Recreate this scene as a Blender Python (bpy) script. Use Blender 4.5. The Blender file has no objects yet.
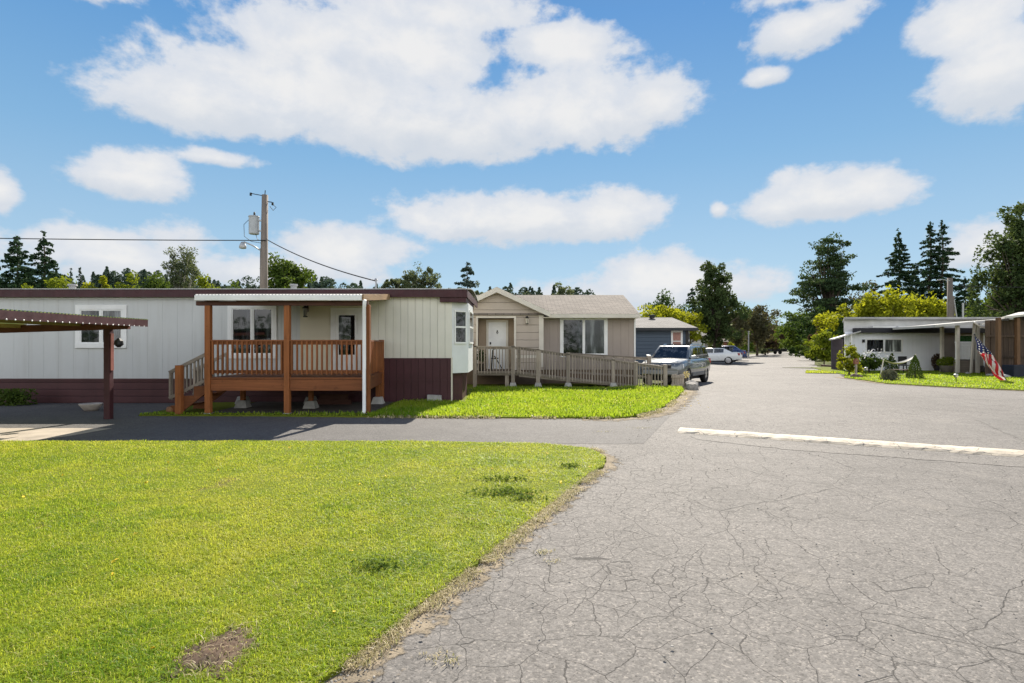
import bpy, bmesh, math, random
import numpy as np
from mathutils import Vector, Matrix
R = math.radians
rnd = random.Random(7)
rng = np.random.default_rng(11)
sc = bpy.context.scene
col = sc.collection

# ------------------------------------------------------------------ camera maths (20 mm lens, 1.6 m eye height)
F, CX, CY, EYE = 569.0, 512.0, 345.0, 1.6
def X(px, y): return (px - CX) / F * y
def Z(py, y): return EYE + (CY - py) * y / F
def at(px, py, y): return (X(px, y), y, Z(py, y))
def G(px, py):
    y = EYE * F / (py - CY)
    return (X(px, y), y)

# ------------------------------------------------------------------ object helpers
ORG = {}
def tag(o, label=None, cat=None, group=None, kind=None):
    if label: o['label'] = label
    if cat: o['category'] = cat
    if group: o['group'] = group
    if kind: o['kind'] = kind
    return o
def empty(name, loc, label, cat, group=None, rz=0.0, local=False):
    o = bpy.data.objects.new(name, None)
    col.objects.link(o)
    o.location = loc
    o.rotation_euler = (0, 0, rz)
    o.empty_display_size = 0.2
    ORG[o.name] = (0, 0, 0) if local else tuple(loc)
    return tag(o, label, cat, group)
def link(name, me, m, parent=None):
    o = bpy.data.objects.new(name, me)
    col.objects.link(o)
    if m is not None:
        for k in (m if isinstance(m, (list, tuple)) else [m]): me.materials.append(k)
    ORG[o.name] = ORG[parent.name] if parent is not None else (0, 0, 0)
    if parent is not None: o.parent = parent
    return o
def copy_tree(o, parent=None):
    c = o.copy(); col.objects.link(c)
    if parent is not None: c.parent = parent
    ORG[c.name] = ORG.get(o.name, (0, 0, 0))
    for ch in list(o.children): copy_tree(ch, c)
    return c

class MB:
    def __init__(s): s.v = []; s.f = []; s.smooth = False
    def add(s, vs, fs):
        n = len(s.v); s.v += [tuple(p) for p in vs]; s.f += [tuple(i + n for i in f) for f in fs]; return s
    def box(s, x0, x1, y0, y1, z0, z1):
        return s.add([(x0,y0,z0),(x1,y0,z0),(x1,y1,z0),(x0,y1,z0),(x0,y0,z1),(x1,y0,z1),(x1,y1,z1),(x0,y1,z1)],
                     [(0,3,2,1),(4,5,6,7),(0,1,5,4),(1,2,6,5),(2,3,7,6),(3,0,4,7)])
    def hexa(s, a, b):           # two quads a (bottom), b (top)
        return s.add(list(a) + list(b), [(0,3,2,1),(4,5,6,7),(0,1,5,4),(1,2,6,5),(2,3,7,6),(3,0,4,7)])
    def beam(s, p, q, w, h, up=(0,0,1)):   # rectangular bar from p to q
        p = Vector(p); q = Vector(q); d = (q - p).normalized(); u = Vector(up)
        if abs(d.dot(u)) > .98: u = Vector((0,1,0))
        sx = d.cross(u).normalized() * w / 2; sz = sx.cross(d).normalized() * h / 2
        A = [p - sx - sz, p + sx - sz, p + sx + sz, p - sx + sz]; B = [k + (q - p) for k in A]
        return s.add(A + B, [(0,1,2,3),(7,6,5,4),(0,4,5,1),(1,5,6,2),(2,6,7,3),(3,7,4,0)])
    def tube(s, pts, rad, n=8, caps=True):
        pts = [Vector(p) for p in pts]
        if not isinstance(rad, (list, tuple)): rad = [rad] * len(pts)
        rings = []; side = None
        for i, p in enumerate(pts):
            d = (pts[min(i+1, len(pts)-1)] - pts[max(i-1, 0)]).normalized()
            if side is None:
                u = Vector((0,0,1)) if abs(d.z) < .9 else Vector((0,1,0))
                side = d.cross(u).normalized()
            side = (side - d * side.dot(d)).normalized(); oth = d.cross(side)
            rings.append([p + (side * math.cos(2*math.pi*k/n) + oth * math.sin(2*math.pi*k/n)) * rad[i] for k in range(n)])
        vs = [v for r in rings for v in r]; fs = []
        for i in range(len(pts)-1):
            for k in range(n):
                fs.append((i*n+k, i*n+(k+1)%n, (i+1)*n+(k+1)%n, (i+1)*n+k))
        if caps:
            fs.append(tuple(range(n))[::-1]); fs.append(tuple((len(pts)-1)*n + k for k in range(n)))
        return s.add(vs, fs)
    def lathe(s, c, prof, n=16):     # prof: (r, z) list round the vertical axis at c
        vs = [(c[0] + r*math.cos(2*math.pi*k/n), c[1] + r*math.sin(2*math.pi*k/n), c[2] + z) for r, z in prof for k in range(n)]
        fs = []
        for i in range(len(prof)-1):
            for k in range(n): fs.append((i*n+k, i*n+(k+1)%n, (i+1)*n+(k+1)%n, (i+1)*n+k))
        fs.append(tuple(range(n))[::-1]); fs.append(tuple((len(prof)-1)*n + k for k in range(n)))
        return s.add(vs, fs)
    def prism(s, poly, z0, z1):      # outline in x, y
        n = len(poly)
        return s.add([(x,y,z0) for x,y in poly] + [(x,y,z1) for x,y in poly],
                     [tuple(range(n))[::-1], tuple(range(n, 2*n))] + [(i,(i+1)%n,n+(i+1)%n,n+i) for i in range(n)])
    def wall_poly(s, poly, y0, y1):  # outline in x, z extruded through y
        n = len(poly)
        return s.add([(x,y0,z) for x,z in poly] + [(x,y1,z) for x,z in poly],
                     [tuple(range(n)), tuple(range(n, 2*n))[::-1]] + [(i,n+i,n+(i+1)%n,(i+1)%n) for i in range(n)])
    def build(s, name, m, parent=None, smooth=False, bevel=0.0):
        me = bpy.data.meshes.new(name)
        o = ORG.get(parent.name, (0,0,0)) if parent is not None else (0,0,0)
        me.from_pydata([(a-o[0], b-o[1], c-o[2]) for a,b,c in s.v], [], s.f)
        bm = bmesh.new(); bm.from_mesh(me); bmesh.ops.recalc_face_normals(bm, faces=bm.faces)
        if bevel > 0:
            bmesh.ops.bevel(bm, geom=[e for e in bm.edges if len(e.link_faces) == 2 and e.calc_face_angle(0) > .6], offset=bevel, segments=2, affect='EDGES', profile=.5)
        if smooth:
            for f in bm.faces: f.smooth = True
        bm.to_mesh(me); bm.free()
        return link(name, me, m, parent)

def np_mesh(name, V, quads=None, tris=None):
    me = bpy.data.meshes.new(name)
    nq = 0 if quads is None else len(quads); nt = 0 if tris is None else len(tris)
    me.vertices.add(len(V)); me.vertices.foreach_set('co', np.asarray(V, np.float32).ravel())
    idx = []; start = []; p = 0
    if nq: idx.append(np.asarray(quads).ravel()); start.append(np.arange(nq) * 4); p = nq * 4
    if nt: idx.append(np.asarray(tris).ravel()); start.append(p + np.arange(nt) * 3)
    idx = np.concatenate(idx).astype(np.int32); start = np.concatenate(start).astype(np.int32)
    me.loops.add(len(idx)); me.polygons.add(nq + nt)
    me.loops.foreach_set('vertex_index', idx)
    me.polygons.foreach_set('loop_start', start)
    me.update(calc_edges=True); me.validate()
    return me

# ------------------------------------------------------------------ materials
class NT:
    def __init__(s, tree): s.t = tree; s.n = tree.nodes; s.l = tree.links
    def new(s, kind, **kw):
        nd = s.n.new(kind)
        for k, v in kw.items(): setattr(nd, k, v)
        return nd
    def set(s, sock, v):
        if hasattr(v, 'is_linked') or isinstance(v, bpy.types.NodeSocket): s.l.new(v, sock)
        else: sock.default_value = v
    def math(s, op, a, b=0.0, c=0.0, clamp=False):
        nd = s.new('ShaderNodeMath', operation=op, use_clamp=clamp)
        for i, v in enumerate((a, b, c)): s.set(nd.inputs[i], v)
        return nd.outputs[0]
    def noise(s, vec, scale, detail=4, rough=.55, dim='3D', dist=0.0):
        nd = s.new('ShaderNodeTexNoise', noise_dimensions=dim)
        s.set(nd.inputs['Vector'], vec); nd.inputs['Scale'].default_value = scale
        nd.inputs['Detail'].default_value = detail; nd.inputs['Roughness'].default_value = rough; nd.inputs['Distortion'].default_value = dist
        return nd.outputs['Fac']
    def ramp(s, fac, stops):
        nd = s.new('ShaderNodeValToRGB'); cr = nd.color_ramp
        while len(cr.elements) < len(stops): cr.elements.new(.5)
        for e, (p, c) in zip(cr.elements, stops):
            e.position = p; e.color = c if len(c) == 4 else (*c, 1)
        s.set(nd.inputs[0], fac); return nd.outputs[0]
    def mix(s, fac, a, b, mode='MIX'):
        nd = s.new('ShaderNodeMix', data_type='RGBA', blend_type=mode)
        s.set(nd.inputs['Factor'], fac)
        for k, v in ((6, a), (7, b)): s.set(nd.inputs[k], v if not isinstance(v, tuple) or len(v) == 4 else (*v, 1))
        return nd.outputs[2]
    def maprange(s, v, a, b, c=0.0, d=1.0, smooth=False):
        nd = s.new('ShaderNodeMapRange', interpolation_type='SMOOTHSTEP' if smooth else 'LINEAR')
        for i, k in enumerate((v, a, b, c, d)): s.set(nd.inputs[i], k)
        return nd.outputs[0]
    def bump(s, h, strength=.3, dist=.01, nrm=None):
        nd = s.new('ShaderNodeBump'); nd.inputs['Strength'].default_value = strength; nd.inputs['Distance'].default_value = dist
        s.set(nd.inputs['Height'], h)
        if nrm is not None: s.set(nd.inputs['Normal'], nrm)
        return nd.outputs[0]
MATS = {}
def newmat(name):
    m = bpy.data.materials.new(name); m.use_nodes = True
    t = NT(m.node_tree); b = t.n['Principled BSDF']
    return m, t, b
def mat(name, c, rough=.7, var=.15, scale=3.0, metal=0.0, spec=.35, bump=.15, bscale=60.0, streak=0.0, coat=0.0):
    if name in MATS: return MATS[name]
    m, t, b = newmat(name)
    co = t.new('ShaderNodeTexCoord').outputs['Object']
    n1 = t.noise(co, scale, 5)
    if streak:
        mp = t.new('ShaderNodeMapping'); t.set(mp.inputs['Vector'], co); mp.inputs['Scale'].default_value = (1, 1, .08)
        n1 = t.math('ADD', t.math('MULTIPLY', n1, 1 - streak), t.math('MULTIPLY', t.noise(mp.outputs[0], scale * 5, 4), streak))
    lo = tuple(k * (1 - var * 1.6) for k in c); hi = tuple(min(1, k * (1 + var * 1.3)) for k in c)
    t.set(b.inputs['Base Color'], t.ramp(n1, [(.28, lo), (.5, c), (.72, hi)]))
    t.set(b.inputs['Roughness'], t.maprange(t.noise(co, scale * 4, 3), .3, .7, max(.02, rough - .1), min(1, rough + .1)))
    b.inputs['Metallic'].default_value = metal; b.inputs['Specular IOR Level'].default_value = spec
    b.inputs['Coat Weight'].default_value = coat; b.inputs['Coat Roughness'].default_value = .03
    if bump: t.set(b.inputs['Normal'], t.bump(t.noise(co, bscale, 3), bump, .004))
    MATS[name] = m; return m
def wood(name, c, axis='X', rough=.65, var=.35, scale=1.0):
    if name in MATS: return MATS[name]
    m, t, b = newmat(name)
    co = t.new('ShaderNodeTexCoord').outputs['Object']
    mp = t.new('ShaderNodeMapping'); t.set(mp.inputs['Vector'], co)
    s = {'X': (1.2, 22, 22), 'Z': (22, 22, 1.2), 'Y': (22, 1.2, 22)}[axis]
    mp.inputs['Scale'].default_value = tuple(k * scale for k in s)
    n = t.noise(mp.outputs[0], 1.0, 6, .6, dist=.8)
    n2 = t.noise(co, 1.7, 3)
    f = t.math('ADD', t.math('MULTIPLY', n, .65), t.math('MULTIPLY', n2, .35))
    lo = tuple(k * (1 - var) for k in c); hi = tuple(min(1, k * (1 + var)) for k in c)
    oi = t.new('ShaderNodeObjectInfo').outputs['Random']; ri = t.new('ShaderNodeNewGeometry').outputs['Random Per Island']
    br = t.maprange(t.math('FRACT', t.math('ADD', oi, ri)), 0, 1, .74, 1.24)      # every board takes the stain differently
    cb = t.new('ShaderNodeCombineColor')
    for k in range(3): t.set(cb.inputs[k], br)
    cc = t.mix(1.0, t.ramp(f, [(.3, lo), (.5, c), (.7, hi)]), cb.outputs[0], 'MULTIPLY')
    cc = t.mix(t.maprange(t.noise(co, 9, 3), .62, .72, 0, .45), cc, tuple(k * .45 for k in c))
    t.set(b.inputs['Base Color'], cc)
    b.inputs['Roughness'].default_value = rough; b.inputs['Specular IOR Level'].default_value = .3
    t.set(b.inputs['Normal'], t.bump(n, .25, .003))
    MATS[name] = m; return m
def siding(name, c, axis, period, groove=.05, depth=.012, dark=.55, var=.07, rough=.55, stain=.25, profile='groove'):
    """painted siding: grooves along one axis, faint weather streaks"""
    if name in MATS: return MATS[name]
    m, t, b = newmat(name)
    co = t.new('ShaderNodeTexCoord').outputs['Object']
    sp = t.new('ShaderNodeSeparateXYZ'); t.set(sp.inputs[0], co)
    a = sp.outputs[axis]
    if axis == 'X': a = t.math('ADD', a, t.math('MULTIPLY', sp.outputs['Y'], 1.0))
    fr = t.math('FRACT', t.math('ADD', t.math('DIVIDE', a, period), 50.0))
    g = t.maprange(t.math('ABSOLUTE', t.math('SUBTRACT', fr, .5)), .5 - groove, .5, 0, 1, True)
    n = t.noise(co, .9, 4)
    mp = t.new('ShaderNodeMapping'); t.set(mp.inputs['Vector'], co); mp.inputs['Scale'].default_value = (5, 5, .35)
    st = t.noise(mp.outputs[0], 1.0, 5)
    lo = tuple(k * (1 - var) for k in c); hi = tuple(min(1, k * (1 + var)) for k in c)
    base = t.ramp(n, [(.3, lo), (.7, hi)])
    base = t.mix(t.maprange(st, .50, .72, 0, stain), base, (c[0] * .62, c[1] * .58, c[2] * .52))
    base = t.mix(t.math('MULTIPLY', g, 1 - dark), base, tuple(k * .35 for k in c))
    t.set(b.inputs['Base Color'], base); b.inputs['Roughness'].default_value = rough; b.inputs['Specular IOR Level'].default_value = .35
    h = t.math('MULTIPLY', g, -1.0) if profile == 'groove' else fr
    t.set(b.inputs['Normal'], t.bump(t.math('ADD', h, t.math('MULTIPLY', t.noise(co, 40, 3), .05)), .8, depth))
    MATS[name] = m; return m
def glass(name, c=(.02,.025,.03), rough=.03, blinds=0.0):
    if name in MATS: return MATS[name]
    m, t, b = newmat(name)
    co = t.new('ShaderNodeTexCoord').outputs['Object']
    mp = t.new('ShaderNodeMapping'); t.set(mp.inputs['Vector'], co); mp.inputs['Scale'].default_value = (5, 5, .5)
    n = t.noise(mp.outputs[0], 1.0, 4, .6)      # curtain-like folds in the pane colour, in place of reflections
    t.set(b.inputs['Base Color'], t.ramp(n, [(.38, tuple(k * .5 for k in c)), (.5, c), (.6, tuple(min(1, k * 3 + .015) for k in c)), (.72, tuple(min(1, k * 5 + .04) for k in c))]))
    b.inputs['Roughness'].default_value = rough; b.inputs['Specular IOR Level'].default_value = .8
    b.inputs['IOR'].default_value = 1.52
    t.set(b.inputs['Normal'], t.bump(t.noise(co, 2.2, 2), .05, .02))
    MATS[name] = m; return m
def leafmat(name, dark, light, trans=.35, scale=.8, rough=.55):
    if name in MATS: return MATS[name]
    m, t, b = newmat(name)
    co = t.new('ShaderNodeTexCoord').outputs['Object']
    ri = t.new('ShaderNodeNewGeometry').outputs['Random Per Island']
    n = t.noise(co, scale, 4)
    f = t.math('ADD', t.math('MULTIPLY', ri, .5), t.math('MULTIPLY', t.maprange(n, .3, .7), .5))
    c = t.ramp(f, [(.1, dark), (.9, light)])
    t.set(b.inputs['Base Color'], c); b.inputs['Roughness'].default_value = .75; b.inputs['Specular IOR Level'].default_value = .08
    tr = t.new('ShaderNodeBsdfTranslucent')
    t.set(tr.inputs['Color'], t.mix(.5, c, (min(1, light[0]*1.5), min(1, light[1]*1.4), light[2]*.6)))
    mx = t.new('ShaderNodeMixShader'); mx.inputs[0].default_value = trans
    t.l.new(b.outputs[0], mx.inputs[1]); t.l.new(tr.outputs[0], mx.inputs[2])
    t.l.new(mx.outputs[0], t.n['Material Output'].inputs['Surface'])
    MATS[name] = m; return m
# ------------------------------------------------------------------ camera, sun, sky
cam = bpy.data.cameras.new('camera'); cam.sensor_width = 36.0; cam.lens = F / 1024 * 36; cam.clip_end = 6000; cam.clip_start = .05
cam.shift_y = 3.5 / 1024
co_ = bpy.data.objects.new('camera', cam); col.objects.link(co_)
co_.location = (0, 0, EYE); co_.rotation_euler = (R(90), 0, 0); sc.camera = co_
SUN_AZ, SUN_EL = R(13.0), R(37.0)
sl = bpy.data.lights.new('sun', 'SUN'); sl.energy = 5.0; sl.angle = R(.55); sl.color = (1.0, .92, .80)
so = bpy.data.objects.new('sun', sl); col.objects.link(so)
sd = Vector((math.sin(SUN_AZ) * math.cos(SUN_EL), math.cos(SUN_AZ) * math.cos(SUN_EL), math.sin(SUN_EL)))
so.rotation_euler = sd.to_track_quat('Z', 'Y').to_euler(); so.location = (0, 0, 60)

w = bpy.data.worlds.new('World'); sc.world = w; w.use_nodes = True
t = NT(w.node_tree); bg = t.n['Background']
sky = t.new('ShaderNodeTexSky', sky_type='NISHITA'); sky.sun_disc = False
sky.sun_elevation = SUN_EL; sky.sun_rotation = SUN_AZ
sky.air_density = 1.0; sky.dust_density = .15; sky.ozone_density = 3.0; sky.altitude = 100
gd = t.new('ShaderNodeTexCoord').outputs['Generated']
sp = t.new('ShaderNodeSeparateXYZ'); t.set(sp.inputs[0], gd)
az = t.math('ARCTAN2', sp.outputs['X'], sp.outputs['Y']); el = t.math('ARCSINE', sp.outputs['Z'])
cv = t.new('ShaderNodeCombineXYZ'); t.set(cv.inputs[0], az); t.set(cv.inputs[1], t.math('MULTIPLY', el, 1.5)); uv = cv.outputs[0]
# each cloud bank: centre azimuth / elevation, half width, height above and below its centre line, density
BANKS = [(215,112,128,46,26,1), (330,95,175,62,48,1), (430,128,175,48,36,1), (570,112,112,54,42,1), (648,102,48,32,30,.9),
         (300,40,110,40,40,.85), (405,48,130,40,46,1), (560,42,78,24,34,1), (440,12,120,26,30,.75), (30,-40,120,40,30,.9), (870,-30,120,24,20,.7),
         (128,178,68,28,24,.95), (0,192,26,26,22,.95), (222,159,40,8,7,.5),
         (520,222,142,32,24,1), (350,248,78,26,24,.8), (610,215,62,24,26,.9), (125,258,135,36,34,.62), (250,270,160,18,20,.5),
         (655,285,92,34,30,.95), (600,300,90,24,20,.7), (720,285,60,22,20,.6), (825,202,92,36,22,1.15), (718,209,8,8,8,.5),
         (795,32,62,26,26,.85), (828,14,34,16,16,.7), (766,76,22,10,9,.7), (990,75,72,60,54,1.1), (960,28,60,34,34,.9), (990,246,60,26,22,.5),
         (1250,160,150,50,40,1), (-230,120,170,60,40,1), (-420,40,200,60,50,1), (1500,60,220,60,60,1)]
field = None; sw = None; sb = None
for px, py, ra, ru, rd, den in BANKS:
    hx = (px - 512) / F; a0 = math.atan(hx); e0 = math.atan((CY - py) / F * math.cos(a0))
    k = math.cos(a0)**2; ke = math.cos(a0) * math.cos(e0)**2
    dx = t.math('DIVIDE', t.math('SUBTRACT', az, a0), ra / F * k)
    dy = t.math('SUBTRACT', el, e0)
    dyu = t.math('DIVIDE', t.math('MAXIMUM', dy, 0.0), ru / F * ke)
    dyd = t.math('DIVIDE', t.math('MINIMUM', dy, 0.0), rd / F * ke)
    d2 = t.math('ADD', t.math('MULTIPLY', dx, dx), t.math('ADD', t.math('MULTIPLY', dyu, dyu), t.math('MULTIPLY', dyd, dyd)))
    v = t.math('MULTIPLY', t.math('SUBTRACT', 1.0, t.math('SQRT', d2)), den)
    wgt = t.math('MAXIMUM', t.math('ADD', v, .35), 0.0); low = t.math('SUBTRACT', 0.0, t.math('ADD', dyu, dyd)); wl = t.math('MULTIPLY', wgt, low)
    sw = wgt if sw is None else t.math('ADD', sw, wgt); sb = wl if sb is None else t.math('ADD', sb, wl)
    v = t.math('MAXIMUM', v, -.6)
    field = v if field is None else t.math('SMOOTH_MAX', field, v, .22)
# loose scatter of unseen cloud behind the viewer, added as fill for shaded fronts
back = t.math('MULTIPLY', t.math('SUBTRACT', t.noise(uv, 2.6, 5), t.maprange(sp.outputs['Z'], .45, .8, .30, .62)), 3.5)
back = t.math('MULTIPLY', back, t.maprange(sp.outputs['Y'], .35, .1))
behind = t.maprange(sp.outputs['Y'], .1, -.2, 1, 1.95)
back = t.math('SUBTRACT', back, t.maprange(sp.outputs['Y'], .1, .5))
field = t.math('MAXIMUM', field, back)
n1 = t.noise(uv, 8.0, 10, .58, dist=.2); n2 = t.noise(uv, 26.0, 6, .6)
puff = t.math('ADD', t.math('MULTIPLY', t.math('SUBTRACT', n1, .5), 1.45), t.math('MULTIPLY', t.math('SUBTRACT', n2, .5), .75))
dens = t.math('ADD', field, puff)
cover = t.maprange(dens, -.14, .26, 0, .95, True)
thick = t.maprange(t.math('ADD', dens, t.math('MULTIPLY', t.math('SUBTRACT', n1, .5), .8)), .1, .95, 0, 1, True)
cloudc = t.mix(thick, (4.1, 4.3, 4.65), (5.0, 4.95, 4.9))
shade = t.noise(uv, 6.0, 4)
under = t.math('DIVIDE', sb, t.math('MAXIMUM', sw, .05))
under = t.math('ADD', under, t.math('MULTIPLY', t.math('SUBTRACT', n1, .5), -1.6))
cloudc = t.mix(t.maprange(under, -.15, .85, 0, .8, True), cloudc, (3.65, 3.9, 4.25))
cloudc = t.mix(t.maprange(shade, .5, .75, 0, .45), cloudc, (4.0, 4.15, 4.4))
hz = t.math('POWER', t.math('SUBTRACT', 1.0, t.math('MAXIMUM', sp.outputs['Z'], 0.0)), 7.0)
grad = t.ramp(t.math('MAXIMUM', sp.outputs['Z'], 0.0), [(0, (3.0, 4.0, 4.6)), (.12, (2.3, 3.4, 4.35)), (.30, (1.28, 2.55, 4.0)), (.50, (.55, 1.7, 3.6)), (.68, (.35, 1.0, 2.3)), (1, (.2, .6, 1.6))])
skyc = t.mix(.92, sky.outputs[0], grad)
cs = t.new('ShaderNodeVectorMath', operation='SCALE'); t.set(cs.inputs[0], cloudc); t.set(cs.inputs['Scale'], behind)
final = t.mix(cover, skyc, cs.outputs[0])
t.set(bg.inputs['Color'], final); bg.inputs['Strength'].default_value = .085
w.cycles.sampling_method = 'MANUAL'; w.cycles.sample_map_resolution = 256
sc.view_settings.view_transform = 'Standard'; sc.view_settings.look = 'None'; sc.view_settings.exposure = 1.06; sc.view_settings.gamma = 1
sc.cycles.max_bounces = 6; sc.cycles.diffuse_bounces = 3; sc.cycles.transparent_max_bounces = 6; sc.cycles.transmission_bounces = 4
sc.cycles.caustics_reflective = False; sc.cycles.caustics_refractive = False

# ------------------------------------------------------------------ ground sheets
def sheet(name, poly, z, m, thick=0.0, kind='structure'):
    mb = MB()
    if thick: mb.prism(poly, z - thick, z)
    else: mb.add([(x, y, z) for x, y in poly], [tuple(range(len(poly)))])
    return tag(mb.build(name, m), kind=kind)
def wobble(poly, step, amp, seed=1, skip=()):
    """subdivide an outline and roughen it, so that turf edges are uneven"""
    r = random.Random(seed); out = []
    for i, a in enumerate(poly):
        b = poly[(i+1) % len(poly)]
        L = math.hypot(b[0]-a[0], b[1]-a[1]); n = 1 if i in skip else max(1, int(L / step))
        for k in range(n):
            f = k / n; x = a[0] + (b[0]-a[0])*f; y = a[1] + (b[1]-a[1])*f
            if k: x += r.uniform(-amp, amp); y += r.uniform(-amp, amp)
            out.append((x, y))
    return out

def asphalt(name, c, crack=1.0, speck=1.0):
    m, t, b = newmat(name)
    co = t.new('ShaderNodeTexCoord').outputs['Object']
    big = t.noise(co, .22, 4); mid = t.noise(co, 1.6, 5)
    vo = t.new('ShaderNodeTexVoronoi', feature='F1'); vo.inputs['Scale'].default_value = 85; t.set(vo.inputs['Vector'], co)
    cell = t.new('ShaderNodeSeparateColor'); t.set(cell.inputs[0], vo.outputs['Color'])
    vo2 = t.new('ShaderNodeTexVoronoi', feature='F1'); vo2.inputs['Scale'].default_value = 34; t.set(vo2.inputs['Vector'], co)
    cell2 = t.new('ShaderNodeSeparateColor'); t.set(cell2.inputs[0], vo2.outputs['Color'])
    base = t.ramp(t.math('ADD', t.math('MULTIPLY', big, .6), t.math('MULTIPLY', mid, .4)),
                  [(.32, tuple(k*.80 for k in c)), (.5, c), (.68, tuple(k*1.13 for k in c))])
    sp_ = t.ramp(cell.outputs[0], [(0, (.45,)*3), (.2, (.8,)*3), (.78, (1.04,)*3), (.93, (1.3, 1.28, 1.25)), (1, (1.7, 1.66, 1.6))])
    base = t.mix(.8 * speck, base, sp_, 'MULTIPLY')
    sp2 = t.ramp(cell2.outputs[1], [(0, (.78,)*3), (.5, (1,)*3), (1, (1.2,)*3)])
    base = t.mix(.7 * speck, base, sp2, 'MULTIPLY')
    fine = t.noise(co, 330, 2)
    base = t.mix(.5 * speck, base, t.ramp(fine, [(.3, (.62,)*3), (.7, (1.35,)*3)]), 'MULTIPLY')
    # crazing: two sizes of crack network, warped, patchy
    wv = t.new('ShaderNodeVectorMath', operation='MULTIPLY_ADD')
    nz = t.new('ShaderNodeTexNoise'); nz.inputs['Scale'].default_value = 2.6; nz.inputs['Detail'].default_value = 5; t.set(nz.inputs['Vector'], co)
    t.set(wv.inputs[0], nz.outputs['Color']); wv.inputs[1].default_value = (.2, .2, 0); t.set(wv.inputs[2], co)
    tot = None
    for scl, wd, lo, hi, off in ((2.7, .0095, .30, .44, 0), (5.0, .014, .47, .58, 3.1), (.42, .0022, .42, .52, 7.7)):
        vc = t.new('ShaderNodeTexVoronoi', feature='DISTANCE_TO_EDGE'); vc.inputs['Scale'].default_value = scl; t.set(vc.inputs['Vector'], wv.outputs[0])
        jag = t.math('MULTIPLY', t.math('SUBTRACT', t.noise(co, 38, 3), .5), wd * 1.1)
        ln = t.maprange(t.math('ADD', vc.outputs['Distance'], jag), wd * .25, wd, 1, 0, True)
        of = t.new('ShaderNodeVectorMath', operation='ADD'); t.set(of.inputs[0], co); of.inputs[1].default_value = (off, off, 0)
        ln = t.math('MULTIPLY', ln, t.maprange(t.noise(of.outputs[0], .33, 3), lo, hi, 0, 1, True))
        tot = ln if tot is None else t.math('MAXIMUM', tot, ln)
    tot = t.math('MULTIPLY', tot, crack * .8)
    base = t.mix(tot, base, tuple(k * .2 for k in c))
    # worn darker stains
    stn = t.noise(co, .55, 5, .6, dist=.6)
    base = t.mix(t.maprange(stn, .56, .74, 0, .38, True), base, tuple(k * .55 for k in c))
    base = t.mix(t.maprange(t.noise(co, .8, 4), .6, .75, 0, .3, True), base, (c[0]*1.35, c[1]*1.3, c[2]*1.2))
    t.set(b.inputs['Base Color'], base); b.inputs['Roughness'].default_value = .84; b.inputs['Specular IOR Level'].default_value = .22
    h = t.math('SUBTRACT', t.math('ADD', t.math('MULTIPLY', fine, .25), t.math('MULTIPLY', vo.outputs['Distance'], -.5)), t.math('MULTIPLY', tot, 1.2))
    t.set(b.inputs['Normal'], t.bump(h, .5, .006))
    return m
def turf(name, a, b_, soil, bare=.62):
    m, t, b = newmat(name)
    co = t.new('ShaderNodeTexCoord').outputs['Object']
    n = t.noise(co, .7, 5); f = t.noise(co, 60, 4)
    c = t.mix(f, t.ramp(n, [(.3, a), (.7, b_)]), tuple(k * .45 for k in a))
    c = t.mix(t.maprange(t.noise(co, 1.3, 5), bare, bare + .1, 0, .8, True), c, soil)
    t.set(b.inputs['Base Color'], c); b.inputs['Roughness'].default_value = .95; b.inputs['Specular IOR Level'].default_value = .1
    t.set(b.inputs['Normal'], t.bump(f, .6, .03))
    return m
M_ASPH = asphalt('worn_asphalt', (.168, .157, .145))
M_DRIVE = asphalt('driveway_asphalt', (.118, .112, .107), crack=.55)
M_TURF = turf('turf', (.15, .20, .018), (.25, .26, .03), (.15, .11, .06))
M_TURF2 = turf('rough_turf', (.08, .11, .02), (.13, .14, .03), (.12, .09, .05), .56)
M_SOIL = mat('soil', (.085, .056, .036), .95, .4, 6, bump=.9, bscale=35)
M_DIRT = mat('tan_dirt', (.25, .205, .15), .95, .3, 4, bump=.6, bscale=50)
M_STRAW = None

sheet('ground', [(-2500, -200), (2500, -200), (2500, 2500), (-2500, 2500)], -.03, M_TURF2)
def XL(y): return -.86 + .428 * (y - 2.69)
sheet('road', [(-9, -14), (45, -14), (45, 12), (30, 22), (21, 31), (21.2, 38), (24.2, 45.5), (32.3, 60.7), (51.9, 101), (66, 130), (112, 230), (108, 232), (61, 131),
               (45, 103), (31.5, 83), (18, 70), (9.5, 62), (8.6, 44), (7.2, 30), (6.2, 21), (4, 15), (-3, 11)], 0, M_ASPH)
sheet('driveway', wobble([(-26, 9.2), (XL(9.2) + .2, 9.2), (XL(12.6) + .15, 12.75), (-7.4, 12.75), (-7.4, 15.64), (-26, 15.64)], .5, .03, 3, skip=(1, 3, 4, 5)), .003, M_DRIVE)
tag(MB().add([(x, y, .0065) for x, y in wobble([(-14, 9.31), (-8.15, 9.31), (-7.75, 10.0), (-7.65, 10.9), (-14, 11.0)], .2, .03, 33)], [tuple(range(len(wobble([(-14, 9.31), (-8.15, 9.31), (-7.75, 10.0), (-7.65, 10.9), (-14, 11.0)], .2, .03, 33))))]).build('concrete_pad', mat('pale_concrete', (.36, .31, .25), .9, .15, 2.5, bump=.3)), kind='structure')
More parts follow.
